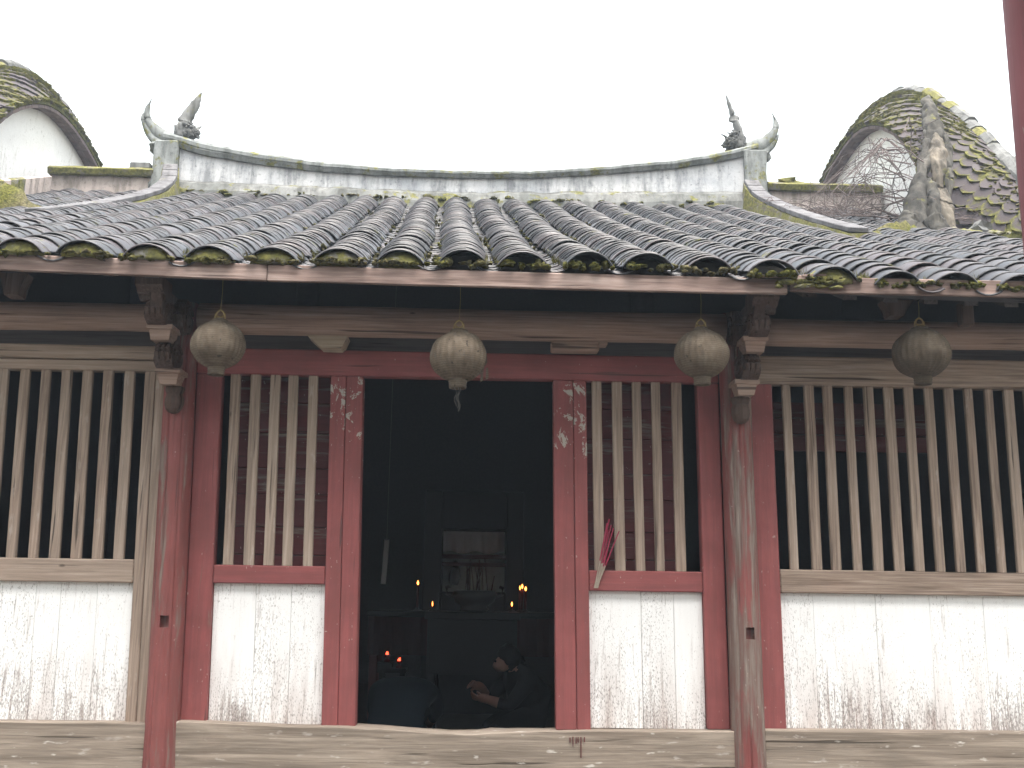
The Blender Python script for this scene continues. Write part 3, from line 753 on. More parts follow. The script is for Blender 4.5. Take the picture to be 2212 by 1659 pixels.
# fish-dragon finials
def finial(tail, body, jaw, wid, sgn):
    bm = bmesh.new(); tail, wid = finer(tail, wid); n = len(tail)
    tube(bm, [(x, 5.53, z) for x, z in tail], [(.06*(1-.8*i/(n-1)), wid[i]/2*(1+.07*math.sin(i*1.9))) for i in range(n)], 10)
    for i, (x, z, rx, rz) in enumerate(body): lump(bm, (x, 5.53, z), (rx, .085, rz), 3, .5, 12, i+sgn)
    for i, (pts, r) in enumerate(jaw):
        tube(bm, [(x, 5.53+dy, z) for x, dy, z in pts], [r*(1-.8*k/(len(pts)-1)) for k in range(len(pts))], 7)
    for k in range(120):      # scales and whiskers
        q = random.choice(body); a = random.uniform(0, 6.28)
        lump(bm, (q[0]+q[2]*.9*math.cos(a), 5.53+random.uniform(-.09, .06), q[1]+q[3]*.9*math.sin(a)), random.uniform(.008, .018), 1, .6, 9, k)
    for v in bm.verts: v.co += wob(v.co, .010, 22)
    return obj('ridge_finial', bm, 'stone', ridge, True)
finial([(-3.775,5.36),(-3.775,5.50),(-3.735,5.62),(-3.685,5.72),(-3.635,5.82),(-3.605,5.89),(-3.565,5.98)], [(-3.76,5.45,.085,.11),(-3.70,5.44,.09,.085),(-3.63,5.45,.07,.06),(-3.72,5.53,.07,.05)],
       [([(-3.64,.0,5.47),(-3.58,0,5.50),(-3.535,0,5.545)], .035),([(-3.64,0,5.42),(-3.58,0,5.40),(-3.55,0,5.375)], .032),([(-3.66,-.05,5.49),(-3.63,-.06,5.55),(-3.60,-.06,5.555)], .014),([(-3.66,.05,5.40),(-3.62,.05,5.355),(-3.61,.05,5.33)], .016)], [.17,.19,.17,.145,.12,.085,.008], 1)
finial([(3.04,5.40),(3.055,5.55),(3.04,5.67),(3.005,5.78),(2.97,5.88),(2.94,5.99),(2.90,6.13)], [(3.03,5.50,.09,.12),(2.97,5.50,.085,.085),(2.92,5.47,.07,.05),(2.99,5.58,.06,.05)],
       [([(2.92,0,5.53),(2.87,0,5.58),(2.825,0,5.605)], .024),([(2.93,0,5.48),(2.86,0,5.455),(2.815,0,5.455)], .034),([(2.95,-.05,5.56),(2.90,-.06,5.60),(2.88,-.06,5.60)], .014),([(2.93,0,5.42),(2.88,0,5.39),(2.86,0,5.37)], .02)], [.19,.20,.18,.145,.115,.08,.008], 2)
# end blocks of the ridge
def endblock(x0, x1, z0, z1, out):
    bm = bmesh.new(); box(bm, x0, x1, 5.32, 5.72, z0, z1, .02, (2,0,4), .02, x0, 5, do_lean=False)
    for k, (zz, w, h) in enumerate(((z0+.22, .07, .07), (z0+.36, .05, .05), (z1-.04, .10, .06))):
        lump(bm, (x0 if out < 0 else x1, 5.5, zz), (w, .15, h), 2, .3, 6, k)
    return obj('ridge_end_block', bm, 'ridge_cap', ridge)
endblock(-4.03, -3.735, 4.50, 5.26, -1); endblock(3.055, 3.33, 4.55, 5.32, 1)
# ---- side ridges (low) left and right
def lowridge(x0, x1, zt):
    p = lambda x: [(5.38, 4.45), (5.38, zt-.12), (5.34, zt-.11), (5.33, zt-.04), (5.42, zt), (5.6, zt), (5.68, zt-.05), (5.66, 4.45)]
    r = sweep('low_ridge', x0, x1, lambda x: [(5.40, 4.4), (5.40, zt-.10), (5.62, zt-.10), (5.62, 4.4)], 'pink', hall, 14, .01)
    sweep('low_ridge_cap', x0-.0, x1, lambda x: [(5.33, zt-.12), (5.30, zt-.06), (5.36, zt-.015), (5.46, zt), (5.58, zt), (5.68, zt-.05), (5.66, zt-.12)], 'mossy', r, 40, .010)
    return r
lowridge(-5.24, -4.0, 4.925); lowridge(3.33, 4.72, 4.935)
board('stone_slab', -4.30, -4.06, 5.36, 5.6, 4.90, 4.985, 'stone', hall, .012, do_lean=False)
bm = bmesh.new(); lump(bm, (3.62, 5.5, 4.97), (.16, .1, .05), 2, .5, 7, 3); obj('mossy_lump', bm, 'mossy', hall)
# ---- descending ridges
def descend(pts, sgn):
    pts = [Vector(p) for p in pts]; t = np.linspace(0, 1, len(pts)); T = np.linspace(0, 1, 25)
    cen = [Vector([float(np.interp(q, t, [p[i] for p in pts])) for i in range(3)]) for q in T]
    for _ in range(2): cen = [cen[0]] + [(cen[i-1]+cen[i]*2+cen[i+1])/4 for i in range(1, len(cen)-1)] + [cen[-1]]
    bm = bmesh.new(); rows = []
    for c in cen:
        s = c.y - Y0; zb = roof_z(c.x, s) - .1
        row = [bm.verts.new(v + wob(v, .018, 7)) for v in (Vector((c.x-.14, c.y, zb)), Vector((c.x-.098, c.y, c.z-.025)), Vector((c.x+.098, c.y, c.z-.025)), Vector((c.x+.14, c.y, zb)))]
        rows.append(row)
    for a, b in zip(rows, rows[1:]):
        for j in range(4): bm.faces.new((a[j], a[(j+1)%4], b[(j+1)%4], b[j]))
    bm.faces.new(rows[0]); bm.faces.new(rows[-1])
    d = obj('descending_ridge', bm, 'mossy', hall)
    i = 0
    for k in (2, 2, 2, 3, 4, 4, 4, 3):
        if i + k > len(cen)-1: break
        a, b = cen[i], cen[i+k]; dr = b - a; L = dr.length; dr.normalize(); up = Vector((1,0,0)).cross(dr); up = up if up.z > 0 else -up
        bm = bmesh.new(); w = .088; th = .028
        V = []
        for q in (a + dr*.006, b - dr*.006):
            for sx in (-1, 1):
                for h in (-.02, th): V.append(bm.verts.new(q + Vector((sx*w, 0, 0)) + up*(h + random.uniform(-.004, .004))))
        for f in ((0,1,3,2),(4,6,7,5),(0,4,5,1),(2,3,7,6),(1,5,7,3),(0,2,6,4)): bm.faces.new([V[j] for j in f])
        bmesh.ops.bevel(bm, geom=bm.edges[:], offset=.006, segments=1, affect='EDGES')
        obj('ridge_slab', bm, 'slab', d); i += k
descend([(-3.80,5.32,4.93),(-3.71,5.05,4.63),(-3.71,4.6,4.31),(-3.76,4.0,3.99),(-3.86,3.0,3.50),(-3.88,2.15,3.14)], -1)
descend([(3.12,5.32,4.90),(3.13,5.0,4.60),(3.18,4.3,4.19),(3.17,3.5,3.78),(3.14,2.6,3.36),(3.18,2.1,3.12)], 1)

# ------------------------------------------------------------------ inside of the hall (dark)
FL = -1.06
bm = bmesh.new(); box(bm, -4.6, 4.6, .13, 6.6, FL-.03, FL, 0, do_lean=False); obj('earth_floor', bm, 'earth', hall)
bm = bmesh.new(); box(bm, -4.6, 4.6, 6.6, 6.75, -1.1, 4.6, 0, do_lean=False); obj('rear_wall', bm, 'room', hall)
for x in (-4.75, 4.6):
    bm = bmesh.new(); prism(bm, [(-.3,-1.1),(6.7,-1.1),(6.7,4.5),(5.4,4.4),(-.3,1.75)], 0, x, x+.15); obj('side_wall', bm, 'room', hall)
for x in (-1.7, 1.45):
    bm = bmesh.new(); tube(bm, [(x, 3.1, FL), (x, 3.1, 3.3)], .11, 16); obj('inner_column', bm, 'room', hall, True)

# ------------------------------------------------------------------ gable walls with arched tiled copings
LIP = [(3.80,3.35),(3.86,3.82),(3.92,4.21),(4.0,4.63),(4.27,4.97),(4.51,5.24),(4.93,5.54),(5.45,5.80),(5.98,5.90),(6.55,5.86),(7.2,5.72),(7.75,5.38),(8.2,4.85),(8.4,4.25),(8.45,3.4)]
CRE = [(2.86,3.42),(3.0,3.70),(3.3,4.06),(3.67,4.46),(4.01,4.83),(4.39,5.21),(4.79,5.62),(5.30,6.06),(5.75,6.38),(6.15,6.57),(6.6,6.68),(7.1,6.66),(7.6,6.44),(8.1,6.0),(8.5,5.35),(8.7,4.5),(8.75,3.4)]
def resample(P, n):
    P = np.array(P); d = np.r_[0, np.cumsum(np.hypot(*np.diff(P, axis=0).T))]; 
    for _ in range(1): pass
    t = np.linspace(0, d[-1], n); Q = np.c_[np.interp(t, d, P[:,0]), np.interp(t, d, P[:,1])]
    for _ in range(2): Q[1:-1] = (Q[:-2] + 2*Q[1:-1] + Q[2:])/4
    return Q
def gable(xl, xc, sg, dy, dz, label):
    """xl: x of the inner lip, xc: x of the crest; sg: outward direction"""
    g = tag(empty('gable_wall', (xl + sg*.8, 6, GROUND)), label, 'wall', 'arched gable walls beside the roof')
    n = 44; L = resample(LIP, n) + [dy, dz]; K = resample(CRE, n) + [dy, dz]
    xw = xl + sg*.17; xo = xc + (xc - xl)*.16; xwo = xo - sg*.06
    # whitewashed wall under the coping
    Lc = [(y, z) for y, z in L]; inner = [(6.1+dy + (y-6.1-dy)*.985, z-.03) for y, z in Lc]
    poly = [(inner[0][0], -1.5), *inner, (inner[-1][0], -1.5)]
    bm = bmesh.new(); prism(bm, poly, 0, min(xw, xwo), max(xw, xwo)); obj('wall', bm, 'wall_white', g)
    # coping shell: inner lip - crest - outer lip, with thickness and soffit
    bm = bmesh.new(); secs = []
    for i in range(n):
        (ly, lz), (ky, kz) = L[i], K[i]
        def q(t, off): # point on inner slope
            y = ly + (ky-ly)*t; z = lz + (kz-lz)*t + .13*math.sin(math.pi*t); x = xl + (xc-xl)*t
            nx_ = Vector((0, ky-ly, kz-lz)); nx_ = nx_.normalized() if nx_.length > 1e-5 else Vector((0,0,1))
            return Vector((x, y, z)) + nx_*off
        inn = [q(t, 0) for t in (0, .25, .5, .75, 1)]
        out = [Vector((xc + (xc - p.x)*.16, p.y, p.z)) for p in inn[:-1]][::-1]
        ctr = Vector((xc, 6.1+dy, 4.2+dz)); 
        lowi = inn[0] - (Vector((0, inn[0].y, inn[0].z)) - Vector((0, ctr.y, ctr.z))).normalized()*.05
        lowo = Vector((xc + (xc - lowi.x)*.16, lowi.y, lowi.z))
        midi = Vector((xw + sg*.05, ly, lz)) - (Vector((0, ly, lz)) - Vector((0, ctr.y, ctr.z))).normalized()*.075
        mido = Vector((xc + (xc - midi.x)*.12, midi.y, midi.z))
        secs.append([bm.verts.new(p) for p in inn + out + [lowo, mido, midi, lowi]])
    k = len(secs[0])
    for a, b in zip(secs, secs[1:]):
        for j in range(k): bm.faces.new((a[j], a[(j+1)%k], b[(j+1)%k], b[j]))
    bm.faces.new(secs[0]); bm.faces.new(secs[-1][::-1])
    cop = obj('coping', bm, 'scale', g)
    # scale tiles on the slope that faces the court
    def surf(u, t):
        f = u*(n-1); i = min(n-2, int(f)); w = f - i
        l = L[i]*(1-w) + L[i+1]*w; c = K[i]*(1-w) + K[i+1]*w
        return Vector((xl + (xc-xl)*t, l[0] + (c[0]-l[0])*t, l[1] + (c[1]-l[1])*t + .13*math.sin(math.pi*t)))
    S = .215
    out = [(-1,0),(-.86,-.34),(-.62,-.62),(-.32,-.86),(0,-1),(.32,-.86),(.62,-.62),(.86,-.34),(1,0),(.55,.5),(0,.75),(-.55,.5)]
    V = [(x*S*.5, y*S*.5, .004 + .010*(1 - y)*.5 + .010*(1-x*x)) for x, y in out] + [(x*S*.5, y*S*.5, -.02) for x, y in out]
    m12 = len(out); F = [list(range(m12))] + [[i, (i+1)%m12, (i+1)%m12+m12, i+m12][::-1] for i in range(m12)]
    me = bpy.data.meshes.new('scale_tile'); me.from_pydata(V, [], F); me.materials.append(M['scale'])
    hw = Matrix.Translation(-wloc(cop)); rows = 9; cnt = 0
    Ltot = sum(np.hypot(*np.diff((L+K)/2, axis=0).T)); step = S*.86/Ltot
    u = .015; r = 0
    while u < .985 and cnt < 292:
        for j in range(5):
            t = (j + (.25 if r % 2 else .75))/5.1 + .012
            if t > .96: continue
            p = surf(u, t); du = (surf(min(1, u+.01), t) - surf(max(0, u-.01), t)).normalized(); dt = (surf(u, min(1, t+.05)) - surf(u, max(0, t-.05))).normalized()
            nn = du.cross(dt); nn = -nn if nn.dot(p - Vector((xc, 6.1+dy, 4.0+dz))) < 0 else nn
            nn.normalize(); dn = (dt*.75 + du*(.65 if u < .5 else -.65)*1.0).normalized(); sx = dn.cross(nn).normalized()
            mm = Matrix(((sx.x, dn.x, nn.x, p.x), (sx.y, dn.y, nn.y, p.y), (sx.z, dn.z, nn.z, p.z), (0,0,0,1)))
            mm = mm @ Matrix.Rotation(random.gauss(0, .10), 4, 'Z') @ Matrix.Rotation(random.gauss(-.09, .05), 4, 'X') @ Matrix.Diagonal((random.uniform(1.0, 1.25), random.uniform(1.0, 1.2), 1, 1))
            o = bpy.data.objects.new('scale_tile', me); C.objects.link(o); o.parent = cop; o.matrix_local = hw @ mm; cnt += 1
        u += step*.60*1.15; r += 1
    # crest tiles along the top
    for i in range(1, n-3, 1):
        a, b = Vector((xc, *K[i])), Vector((xc, *K[i+1])); d = (b-a); Lg = d.length; d.normalize()
        nn = Vector((0, -d.z, d.y)); nn = nn if nn.z > 0 or i < 4 else -nn
        if nn.dot(a - Vector((xc, 6.1+dy, 4+dz))) < 0: nn = -nn
        bm = bmesh.new(); w = .10 + random.uniform(-.015, .02); h = .07 + random.uniform(-.015, .03); V2 = []
        for q in (a + d*.012, a + d*(Lg+.01)):
            e = random.uniform(-.01, .01)
            for (sx, hh) in ((-1, -.05), (-.8, h*.5), (-.3, h), (.3, h), (.8, h*.5), (1, -.05)): V2.append(bm.verts.new(q + Vector((sx*w, 0, 0)) + nn*(hh + e)))
        for j in range(5): bm.faces.new((V2[j], V2[j+1], V2[j+7], V2[j+6]))
        bm.faces.new(V2[:6][::-1]); bm.faces.new(V2[6:]); bm.faces.new((V2[0], V2[6], V2[11], V2[5]))
        obj('crest_tile', bm, 'stone' if random.random() < .85 else 'mortar', cop)
    # bricks of the soffit, course by course
    ctr = Vector((0, 6.1+dy, 4.2+dz))
    for i in range(8, n-2):
        for j in range(2):
            x0 = xl + sg*(.010 + .082*j); x1 = x0 + sg*.076
            V2 = []
            for (yy, zz) in (L[i], L[i]*.06 + L[i+1]*.94):
                for q in (.056, .095):
                    rr_ = Vector((0, yy, zz)) - ctr; rr_ = rr_.normalized()
                    for x in (x0, x1): V2.append(Vector((x, yy, zz)) - rr_*(q + random.uniform(0, .006)))
            bm = bmesh.new(); W = [bm.verts.new(v) for v in V2]
            for f in ((0,1,3,2),(4,6,7,5),(0,4,5,1),(2,3,7,6),(0,2,6,4),(1,5,7,3)): bm.faces.new([W[q] for q in f])
            obj('soffit_brick', bm, 'brick', cop)
    # moss seams and lip fringe
    bm = bmesh.new()
    for k in range(2200):
        u = random.uniform(.02, .62); t = random.uniform(0, .97); p = surf(u, t)
        if noise.noise(p*1.6 + Vector((sg, 0, 0))) < -.02 + .25*random.random(): continue
        nn = (p - Vector((xc, 6.1+dy, 4.2+dz))); nn.x = -sg*.6; nn.normalize()
        lump(bm, p + nn*.012, (random.uniform(.012, .036), random.uniform(.012, .034), random.uniform(.008, .018)), 1, .7, 9, k)
    for k in range(220):
        u = random.uniform(.12, .70); lump(bm, surf(u, 0) + Vector((random.uniform(-.01, .02)*sg, 0, .008)), (.03, random.uniform(.02, .05), .022), 1, .6, 8, k)
    o = obj('moss_seam', bm, 'moss', cop, True); o['kind'] = 'stuff'
    # flashing of upright tiles along the foot of the wall
    y = 3.0 if sg < 0 else 9
    while y < 4.9:
        zr = roof_z(xl, y - Y0); w = .155
        bm = bmesh.new(); x = xl - sg*.22; V2 = []
        for yy in np.linspace(y, y+w-.008, 5):
            b = .016*math.sin(math.pi*(yy-y)/w)
            for xx, zz in ((x+sg*.04, zr-.05), (x - sg*b, zr-.05+.0), (x - sg*b, zr+.26), (x+sg*.04, zr+.28)): V2.append(bm.verts.new((xx, yy, zz + .448*(yy-y))))
        for q in range(4):
            for j in range(4): bm.faces.new((V2[q*4+j], V2[q*4+(j+1)%4], V2[q*4+4+(j+1)%4], V2[q*4+4+j]))
        bm.faces.new(V2[:4]); bm.faces.new(V2[-4:][::-1])
        obj('flashing_tile', bm, 'mortar' if random.random() < .6 else 'pink', g); y += w
    # mossy foot of the coping sloping down onto the roof
    bm = bmesh.new()
    fx = [3.30, 3.42, 3.56, 3.70, 3.85, 4.02] if sg > 0 else [-3.90, -4.04, -4.18, -4.36, -4.6, -4.95]
    A = [(x, 2.40 + .10*i if sg > 0 else 2.42 + .05*i) for i, x in enumerate(fx)]; H = [.01, .05, .09, .14, .16, .10] if sg > 0 else [.02, .12, .22, .30, .36, .36]
    zf = lambda x, y: roof_z(x, y - Y0)
    top = [bm.verts.new((x, y, zf(x, y) + h)) for (x, y), h in zip(A, H)]; fr = [bm.verts.new((x + sg*.02, y-.16, zf(x, y-.16) - .03)) for (x, y) in A]; bk = [bm.verts.new((x, y+.45, zf(x, y+.45) - .03)) for (x, y) in A]
    for i in range(5): bm.faces.new((fr[i], fr[i+1], top[i+1], top[i])); bm.faces.new((top[i], top[i+1], bk[i+1], bk[i]))
    bm.faces.new((fr[0], top[0], bk[0])); bm.faces.new((fr[5], bk[5], top[5]))
    bmesh.ops.subdivide_edges(bm, edges=bm.edges[:], cuts=3, use_grid_fill=True)
    for v in bm.verts: v.co += wob(v.co, .05, 6) + wob(v.co, .025, 19)
    obj('mossy_foot', bm, 'moss', g, True)
    return g
gable(4.6, 5.4, 1, 0, 0, 'white gable wall with mossy scale tiled coping behind the gnarled trunk')
gable(-5.26, -6.05, -1, -.25, -.12, 'white gable wall with brown tiled coping beyond the forked ridge horns, free of vines')

# ------------------------------------------------------------------ old vine on the roof
vine = tag(empty('dead_vine', (4.35, 3.35, roof_z(4.35, 4.05))), 'gnarled grey vine trunk with bare twigs climbing the mossy gable coping', 'vine')
def gnarl(name, pts, rad, seed, n=30, m='bark'):
    P = np.array(pts); t = np.linspace(0, 1, len(P)); T = np.linspace(0, 1, 48); Q = np.c_[[np.interp(T, t, P[:,i]) for i in range(3)]].T; Rr = np.interp(T, t, rad)
    for _ in range(3): Q[1:-1] = (Q[:-2] + 2*Q[1:-1] + Q[2:])/4
    bm = bmesh.new(); tube(bm, [Vector(q) for q in Q], [(r, r*.8) for r in Rr], n)
    for v in bm.verts:
        v.co += noise.noise_vector(Vector((v.co.x*9+seed, v.co.y*9, v.co.z*3.2)))*.035 + noise.noise_vector(Vector((v.co.x*25, v.co.y*25+seed, v.co.z*6)))*.020 + noise.noise_vector(Vector((v.co.x*55, v.co.y*55+seed, v.co.z*9)))*.010
    return obj(name, bm, m, vine, True)
gnarl('trunk', [(4.083,3.1,3.33),(4.12,3.18,3.53),(4.16,3.25,3.67),(4.212,3.3,3.85),(4.294,3.4,4.067),(4.395,3.5,4.28),(4.478,3.6,4.49),(4.571,3.74,4.73),(4.624,3.85,4.90)], [.20,.15,.125,.105,.085,.07,.058,.05,.03], 1)
gnarl('trunk', [(4.645,3.72,4.70),(4.68,3.78,4.80),(4.703,3.85,4.944),(4.736,3.95,5.096),(4.784,4.1,5.277),(4.848,4.28,5.50)], [.075,.10,.095,.085,.07,.045], 5)
gnarl('trunk', [(4.523,3.45,4.10),(4.561,3.5,4.281),(4.587,3.55,4.444),(4.637,3.65,4.632),(4.684,3.75,4.794)], [.05,.075,.085,.08,.05], 7, m='bark_light')
gnarl('trunk', [(4.448,3.14,3.40),(4.448,3.2,3.523),(4.457,3.25,3.701),(4.471,3.3,3.868),(4.493,3.36,4.02)], [.14,.125,.105,.10,.085], 3, m='bark_light')
gnarl('limb', [(4.575,3.4,3.93),(4.60,3.40,4.05),(4.612,3.41,4.18),(4.664,3.48,4.34),(4.712,3.56,4.545),(4.76,3.68,4.773)], [.022,.03,.036,.034,.034,.025], 15)
gnarl('limb', [(4.40,3.42,4.15),(4.40,3.32,4.0),(4.36,3.24,3.86),(4.33,3.18,3.66),(4.31,3.1,3.46)], [.05,.05,.055,.07,.09], 25)
gnarl('root', [(4.10,3.2,3.66),(4.0,3.1,3.5),(3.93,3.0,3.38)], [.10,.09,.04], 9)
gnarl('root', [(4.27,3.05,3.60),(4.28,2.98,3.46),(4.28,2.92,3.36)], [.09,.08,.04], 12)
bm = bmesh.new(); lump(bm, (4.70,3.0,3.50), (.10,.09,.075), 2, .5, 6, 3); obj('stone_lump', bm, 'stone', vine)
tb = bmesh.new()
def twig(p, d, L, r, depth=0):
    pts = [p.copy()]; n = 9; d = d.normalized()
    for k in range(n):
        d = (d + Vector((random.gauss(0, .22), random.gauss(0, .15), random.gauss(0, .22) - .05)))
        d.normalize(); q = pts[-1] + d*L/n
        zr = roof_z(q.x, q.y - Y0) + .12
        if q.z < zr: q.z = zr; d.z = abs(d.z)*.4
        if q.y < 5.0 and q.x > 4.74 and r < .012 and p.x < 4.6: q.x = 4.74
        cap_ = roof_z(q.x, q.y - Y0) + .28 + max(0, q.x - 3.35)*1.05
        if q.z > cap_: q.z = cap_; d.z = -abs(d.z)*.5
        pts.append(q)
    tube(tb, pts, [r*(1-.8*k/n) for k in range(n+1)], 4, False)
    if depth < 2:
        for k in range(random.choice((2, 3, 3))):
            i = random.randrange(2, n); e = d + Vector((random.gauss(0, .6), random.gauss(0, .4), random.gauss(0, .6)))
            twig(pts[i], e, L*random.uniform(.35, .65), r*.6, depth+1)
for k in range(38):
    p = Vector((random.uniform(4.12, 4.4), random.uniform(3.35, 3.7), random.uniform(3.65, 4.6)))
    twig(p, Vector((random.uniform(-1, -.25), random.uniform(0, .75), random.uniform(-.15, 1.1))), random.uniform(.6, 1.3), random.uniform(.005, .009))
for k in range(9):
    p = Vector((random.uniform(3.5, 4.3), random.uniform(3.6, 4.6), 0)); p.z = roof_z(p.x, p.y-Y0) + .1
    twig(p, Vector((random.uniform(-.6, .6), random.uniform(-.1, .5), random.uniform(.4, 1))), random.uniform(.5, .9), random.uniform(.004, .008))
for k in range(7):
    p = Vector((4.62, 3.5, random.uniform(3.6, 3.9)))
    twig(p, Vector((1, random.uniform(-.4, .1), random.uniform(-.1, .4))), random.uniform(.4, .7), .007, 1)
obj('twigs', tb, 'twig', vine)['kind'] = 'stuff'
lt = bmesh.new()
for k in range(40): lump(lt, (random.uniform(4.25, 4.9), random.uniform(2.85, 3.1), 0), (random.uniform(.02, .05), .04, .02), 1, .6, 8, k)
for v in lt.verts: v.co.z += roof_z(v.co.x, v.co.y - Y0) + .06
obj('leaf_litter', lt, 'mortar', vine)['kind'] = 'stuff'

# ------------------------------------------------------------------ lanterns
def lantern(x, z, r, m, label, tilt=0.0, extra=None, y=-.45, neck=.072):
    l = tag(empty('lantern', (x, y, z + r)), label, 'lantern', 'lanterns hanging under the eaves')
    n = 160; prof = []
    for k in range(19):
        a = -math.pi/2*.80 + math.pi*.80*k/18; prof.append((r*math.cos(a)*1.02, z + r*.94*math.sin(a)))
    bm = bmesh.new(); lathe(bm, prof, x, y, n, 26, .020)
    for v in bm.verts:
        v.co += wob(v.co, .006, 12, x)
    body = obj('shade', bm, m, l, True)
    b = z - r*.94*math.sin(math.pi/2*.80); rr = r*math.cos(math.pi/2*.80)*1.05
    bm = bmesh.new(); lathe(bm, [(rr*1.12, b+.014), (rr*1.0, b), (rr*1.05, b-.006), (rr*.95, b-.012), (rr*1.02, b-.018), (rr*.93, b-.026), (rr*1.0, b-.033), (rr*.93, b-.045), (rr*.80, b-.045), (rr*.82, b+.005)], x, y, 24); obj('collar', bm, m, l, True)
    t = z + r*.94*math.sin(math.pi/2*.80)
    bm = bmesh.new(); lathe(bm, [(rr*1.05, t-.006), (rr*.98, t+.012), (rr*.6, t+.020), (rr*.3, t+.026)], x, y, 20); obj('cap', bm, m, l, True)
    bm = bmesh.new(); tube(bm, [(x-.03, y, t+.015), (x-.027, y, t+.05), (x, y, t+.075), (x+.027, y, t+.05), (x+.03, y, t+.015)], .0048, 6)
    tube(bm, [(x+.022*math.cos(a), y, t+.05+.022*math.sin(a)) for a in np.linspace(0, 6.28, 11)], .0048, 6)
    zt = roof_z(x, y - Y0) - .09; tube(bm, [(x, y, t+.07), (x+.004, y, (t+zt)/2+.03), (x, y, zt)], .0016, 6); obj('hook', bm, 'wire', l)
    if extra: extra(l, x, y, z, r, b)
    for o in l.children: pass
    return l
lantern(-1.556, 1.388, .150, 'lantern', 'dusty round paper lantern with a torn hole, beside the pale wedge block')
def strings(l, x, y, z, r, b):
    for dx, L in ((-.012, .11), (.010, .14), (.002, .12)):
        bm = bmesh.new(); pts = [(x+dx+.008*math.sin(k*1.3+dx*90), y, b-.04-L*k/7) for k in range(8)]; tube(bm, pts, .0012, 5); obj('string', bm, 'string', l)
    for k in range(5):
        dx = random.uniform(-.9, .95)*r if k else r*.95
        bm = bmesh.new(); x0 = x+r*.80+random.uniform(0, .045); z0 = z - random.uniform(-.02, .10)
        V = [bm.verts.new(p) for p in ((x0, y-.02, z0), (x0+.012, y-.02, z0), (x0+.016, y-.03, z0-.06), (x0-.002, y-.028, z0-.075))]; bm.faces.new(V)
        bmesh.ops.solidify(bm, geom=bm.faces[:], thickness=.0015); obj('paper_shred', bm, 'lantern', l)
lantern(-.170, 1.347, .160, 'lantern', 'tattered round lantern over the open doorway with strings hanging below', extra=strings)
lantern(1.247, 1.390, .155, 'lantern', 'dusty round lantern with a long ribbed collar, beside the bare column')
lantern(2.543, 1.420, .158, 'lantern_dark', 'darker lantern in front of the grey head rail above the slats')

# ------------------------------------------------------------------ hall on the near side of the courtyard (its red pillar and eaves)
fh = tag(empty('opposite_hall', (0, -6.5, GROUND)), 'dark red pillar of the opposite hall, close by and cut by the photo edge', 'building')
bm = bmesh.new(); tube(bm, [(1.150+.004*k, -4.4, GROUND+.0 + k*.92) for k in range(7)], .105, 40)
for v in bm.verts: v.co += wob(v.co, .004, 3)
obj('pillar', bm, 'red_dark', fh, True)
bm = bmesh.new(); tube(bm, [(-3.2, -4.4, GROUND), (-3.2, -4.4, 3.95)], .105, 32); obj('pillar', bm, 'red_dark', fh, True)
bm = bmesh.new(); tube(bm, [(3.9, -4.4, GROUND), (3.9, -4.4, 3.95)], .105, 32); obj('pillar', bm, 'red_dark', fh, True)
bm = bmesh.new(); box(bm, -6, 6, -4.5, -4.3, 3.9, 4.07, .01, do_lean=False); obj('eave_beam', bm, 'brown_x', fh)
bm = bmesh.new(); prism(bm, [(-3.25,3.75),(-3.25,3.83),(-9.5,6.4),(-9.5,6.3)], 0, -6, 6); obj('roof', bm, 'tile', fh)  # unseen roof; its eave is set high to cut low sky off the facade
bm = bmesh.new(); box(bm, -6, 6, -9.7, -4.05, GROUND-.1, GROUND+.0, 0, do_lean=False); obj('floor', bm, 'pave', fh)
bm = bmesh.new(); box(bm, -6, 6, -9.7, -9.5, GROUND, 4.5, 0, do_lean=False); obj('rear_wall', bm, 'room', fh)

# ------------------------------------------------------------------ incense sticks tucked into the window
inc = tag(empty('incense_sticks', (.665, -.012, .06)), 'bunch of pink incense sticks stuck between the slats right of the doorway', 'incense')
for k, (tx, tz, d) in enumerate(((.752,.455,-.02),(.738,.43,-.03),(.765,.42,-.01),(.775,.40,-.035),(.812,.385,-.02),(.80,.36,-.03),(.745,.39,-.015),(.76,.35,-.028))):
    b = Vector((.662+k*.003, -.014, .045)); t = Vector((tx, d-.012, tz)); mid = b.lerp(t, .42)
    bm = bmesh.new(); tube(bm, [mid, t], [.0042, .0036], 6); s = obj('stick', bm, 'incense', inc)
    bm = bmesh.new(); tube(bm, [b, mid], .003, 6); obj('bare_end', bm, 'stickend', s)

# ------------------------------------------------------------------ altar and things inside
al = tag(empty('altar_table', (0, 3.05, FL)), 'long dark altar table with a dull red cloth front inside the hall', 'table')
bm = bmesh.new(); box(bm, -1.0, 1.05, 2.85, 3.35, -.20, -.15, .006, do_lean=False); obj('tabletop', bm, 'black', al)
bm = bmesh.new(); V = []
for i in range(41):
    x = -.98 + 2.0*i/40; V.append((bm.verts.new((x, 2.84 + .012*math.sin(i*1.9), -.20)), bm.verts.new((x, 2.835 + .018*math.sin(i*1.9+.3), -.52))))
for a, b in zip(V, V[1:]): bm.faces.new((a[0], b[0], b[1], a[1]))
bmesh.ops.solidify(bm, geom=bm.faces[:], thickness=.006); obj('front_cloth', bm, 'redcloth', al)
for x in (-.93, .98):
    for y in (2.90, 3.30):
        bm = bmesh.new(); box(bm, x-.035, x+.035, y-.035, y+.035, FL, -.20, .005, do_lean=False); obj('leg', bm, 'redwood', al)
ot = tag(empty('offering_table', (-.07, 2.3, FL)), 'soot black offering table in front of the shrine', 'table')
bm = bmesh.new(); box(bm, -.46, .30, 2.08, 2.52, -.20, -.14, .008, do_lean=False); obj('tabletop', bm, 'black', ot)
bm = bmesh.new(); box(bm, -.42, .26, 2.10, 2.13, -.62, -.20, .004, do_lean=False); obj('apron', bm, 'black', ot)
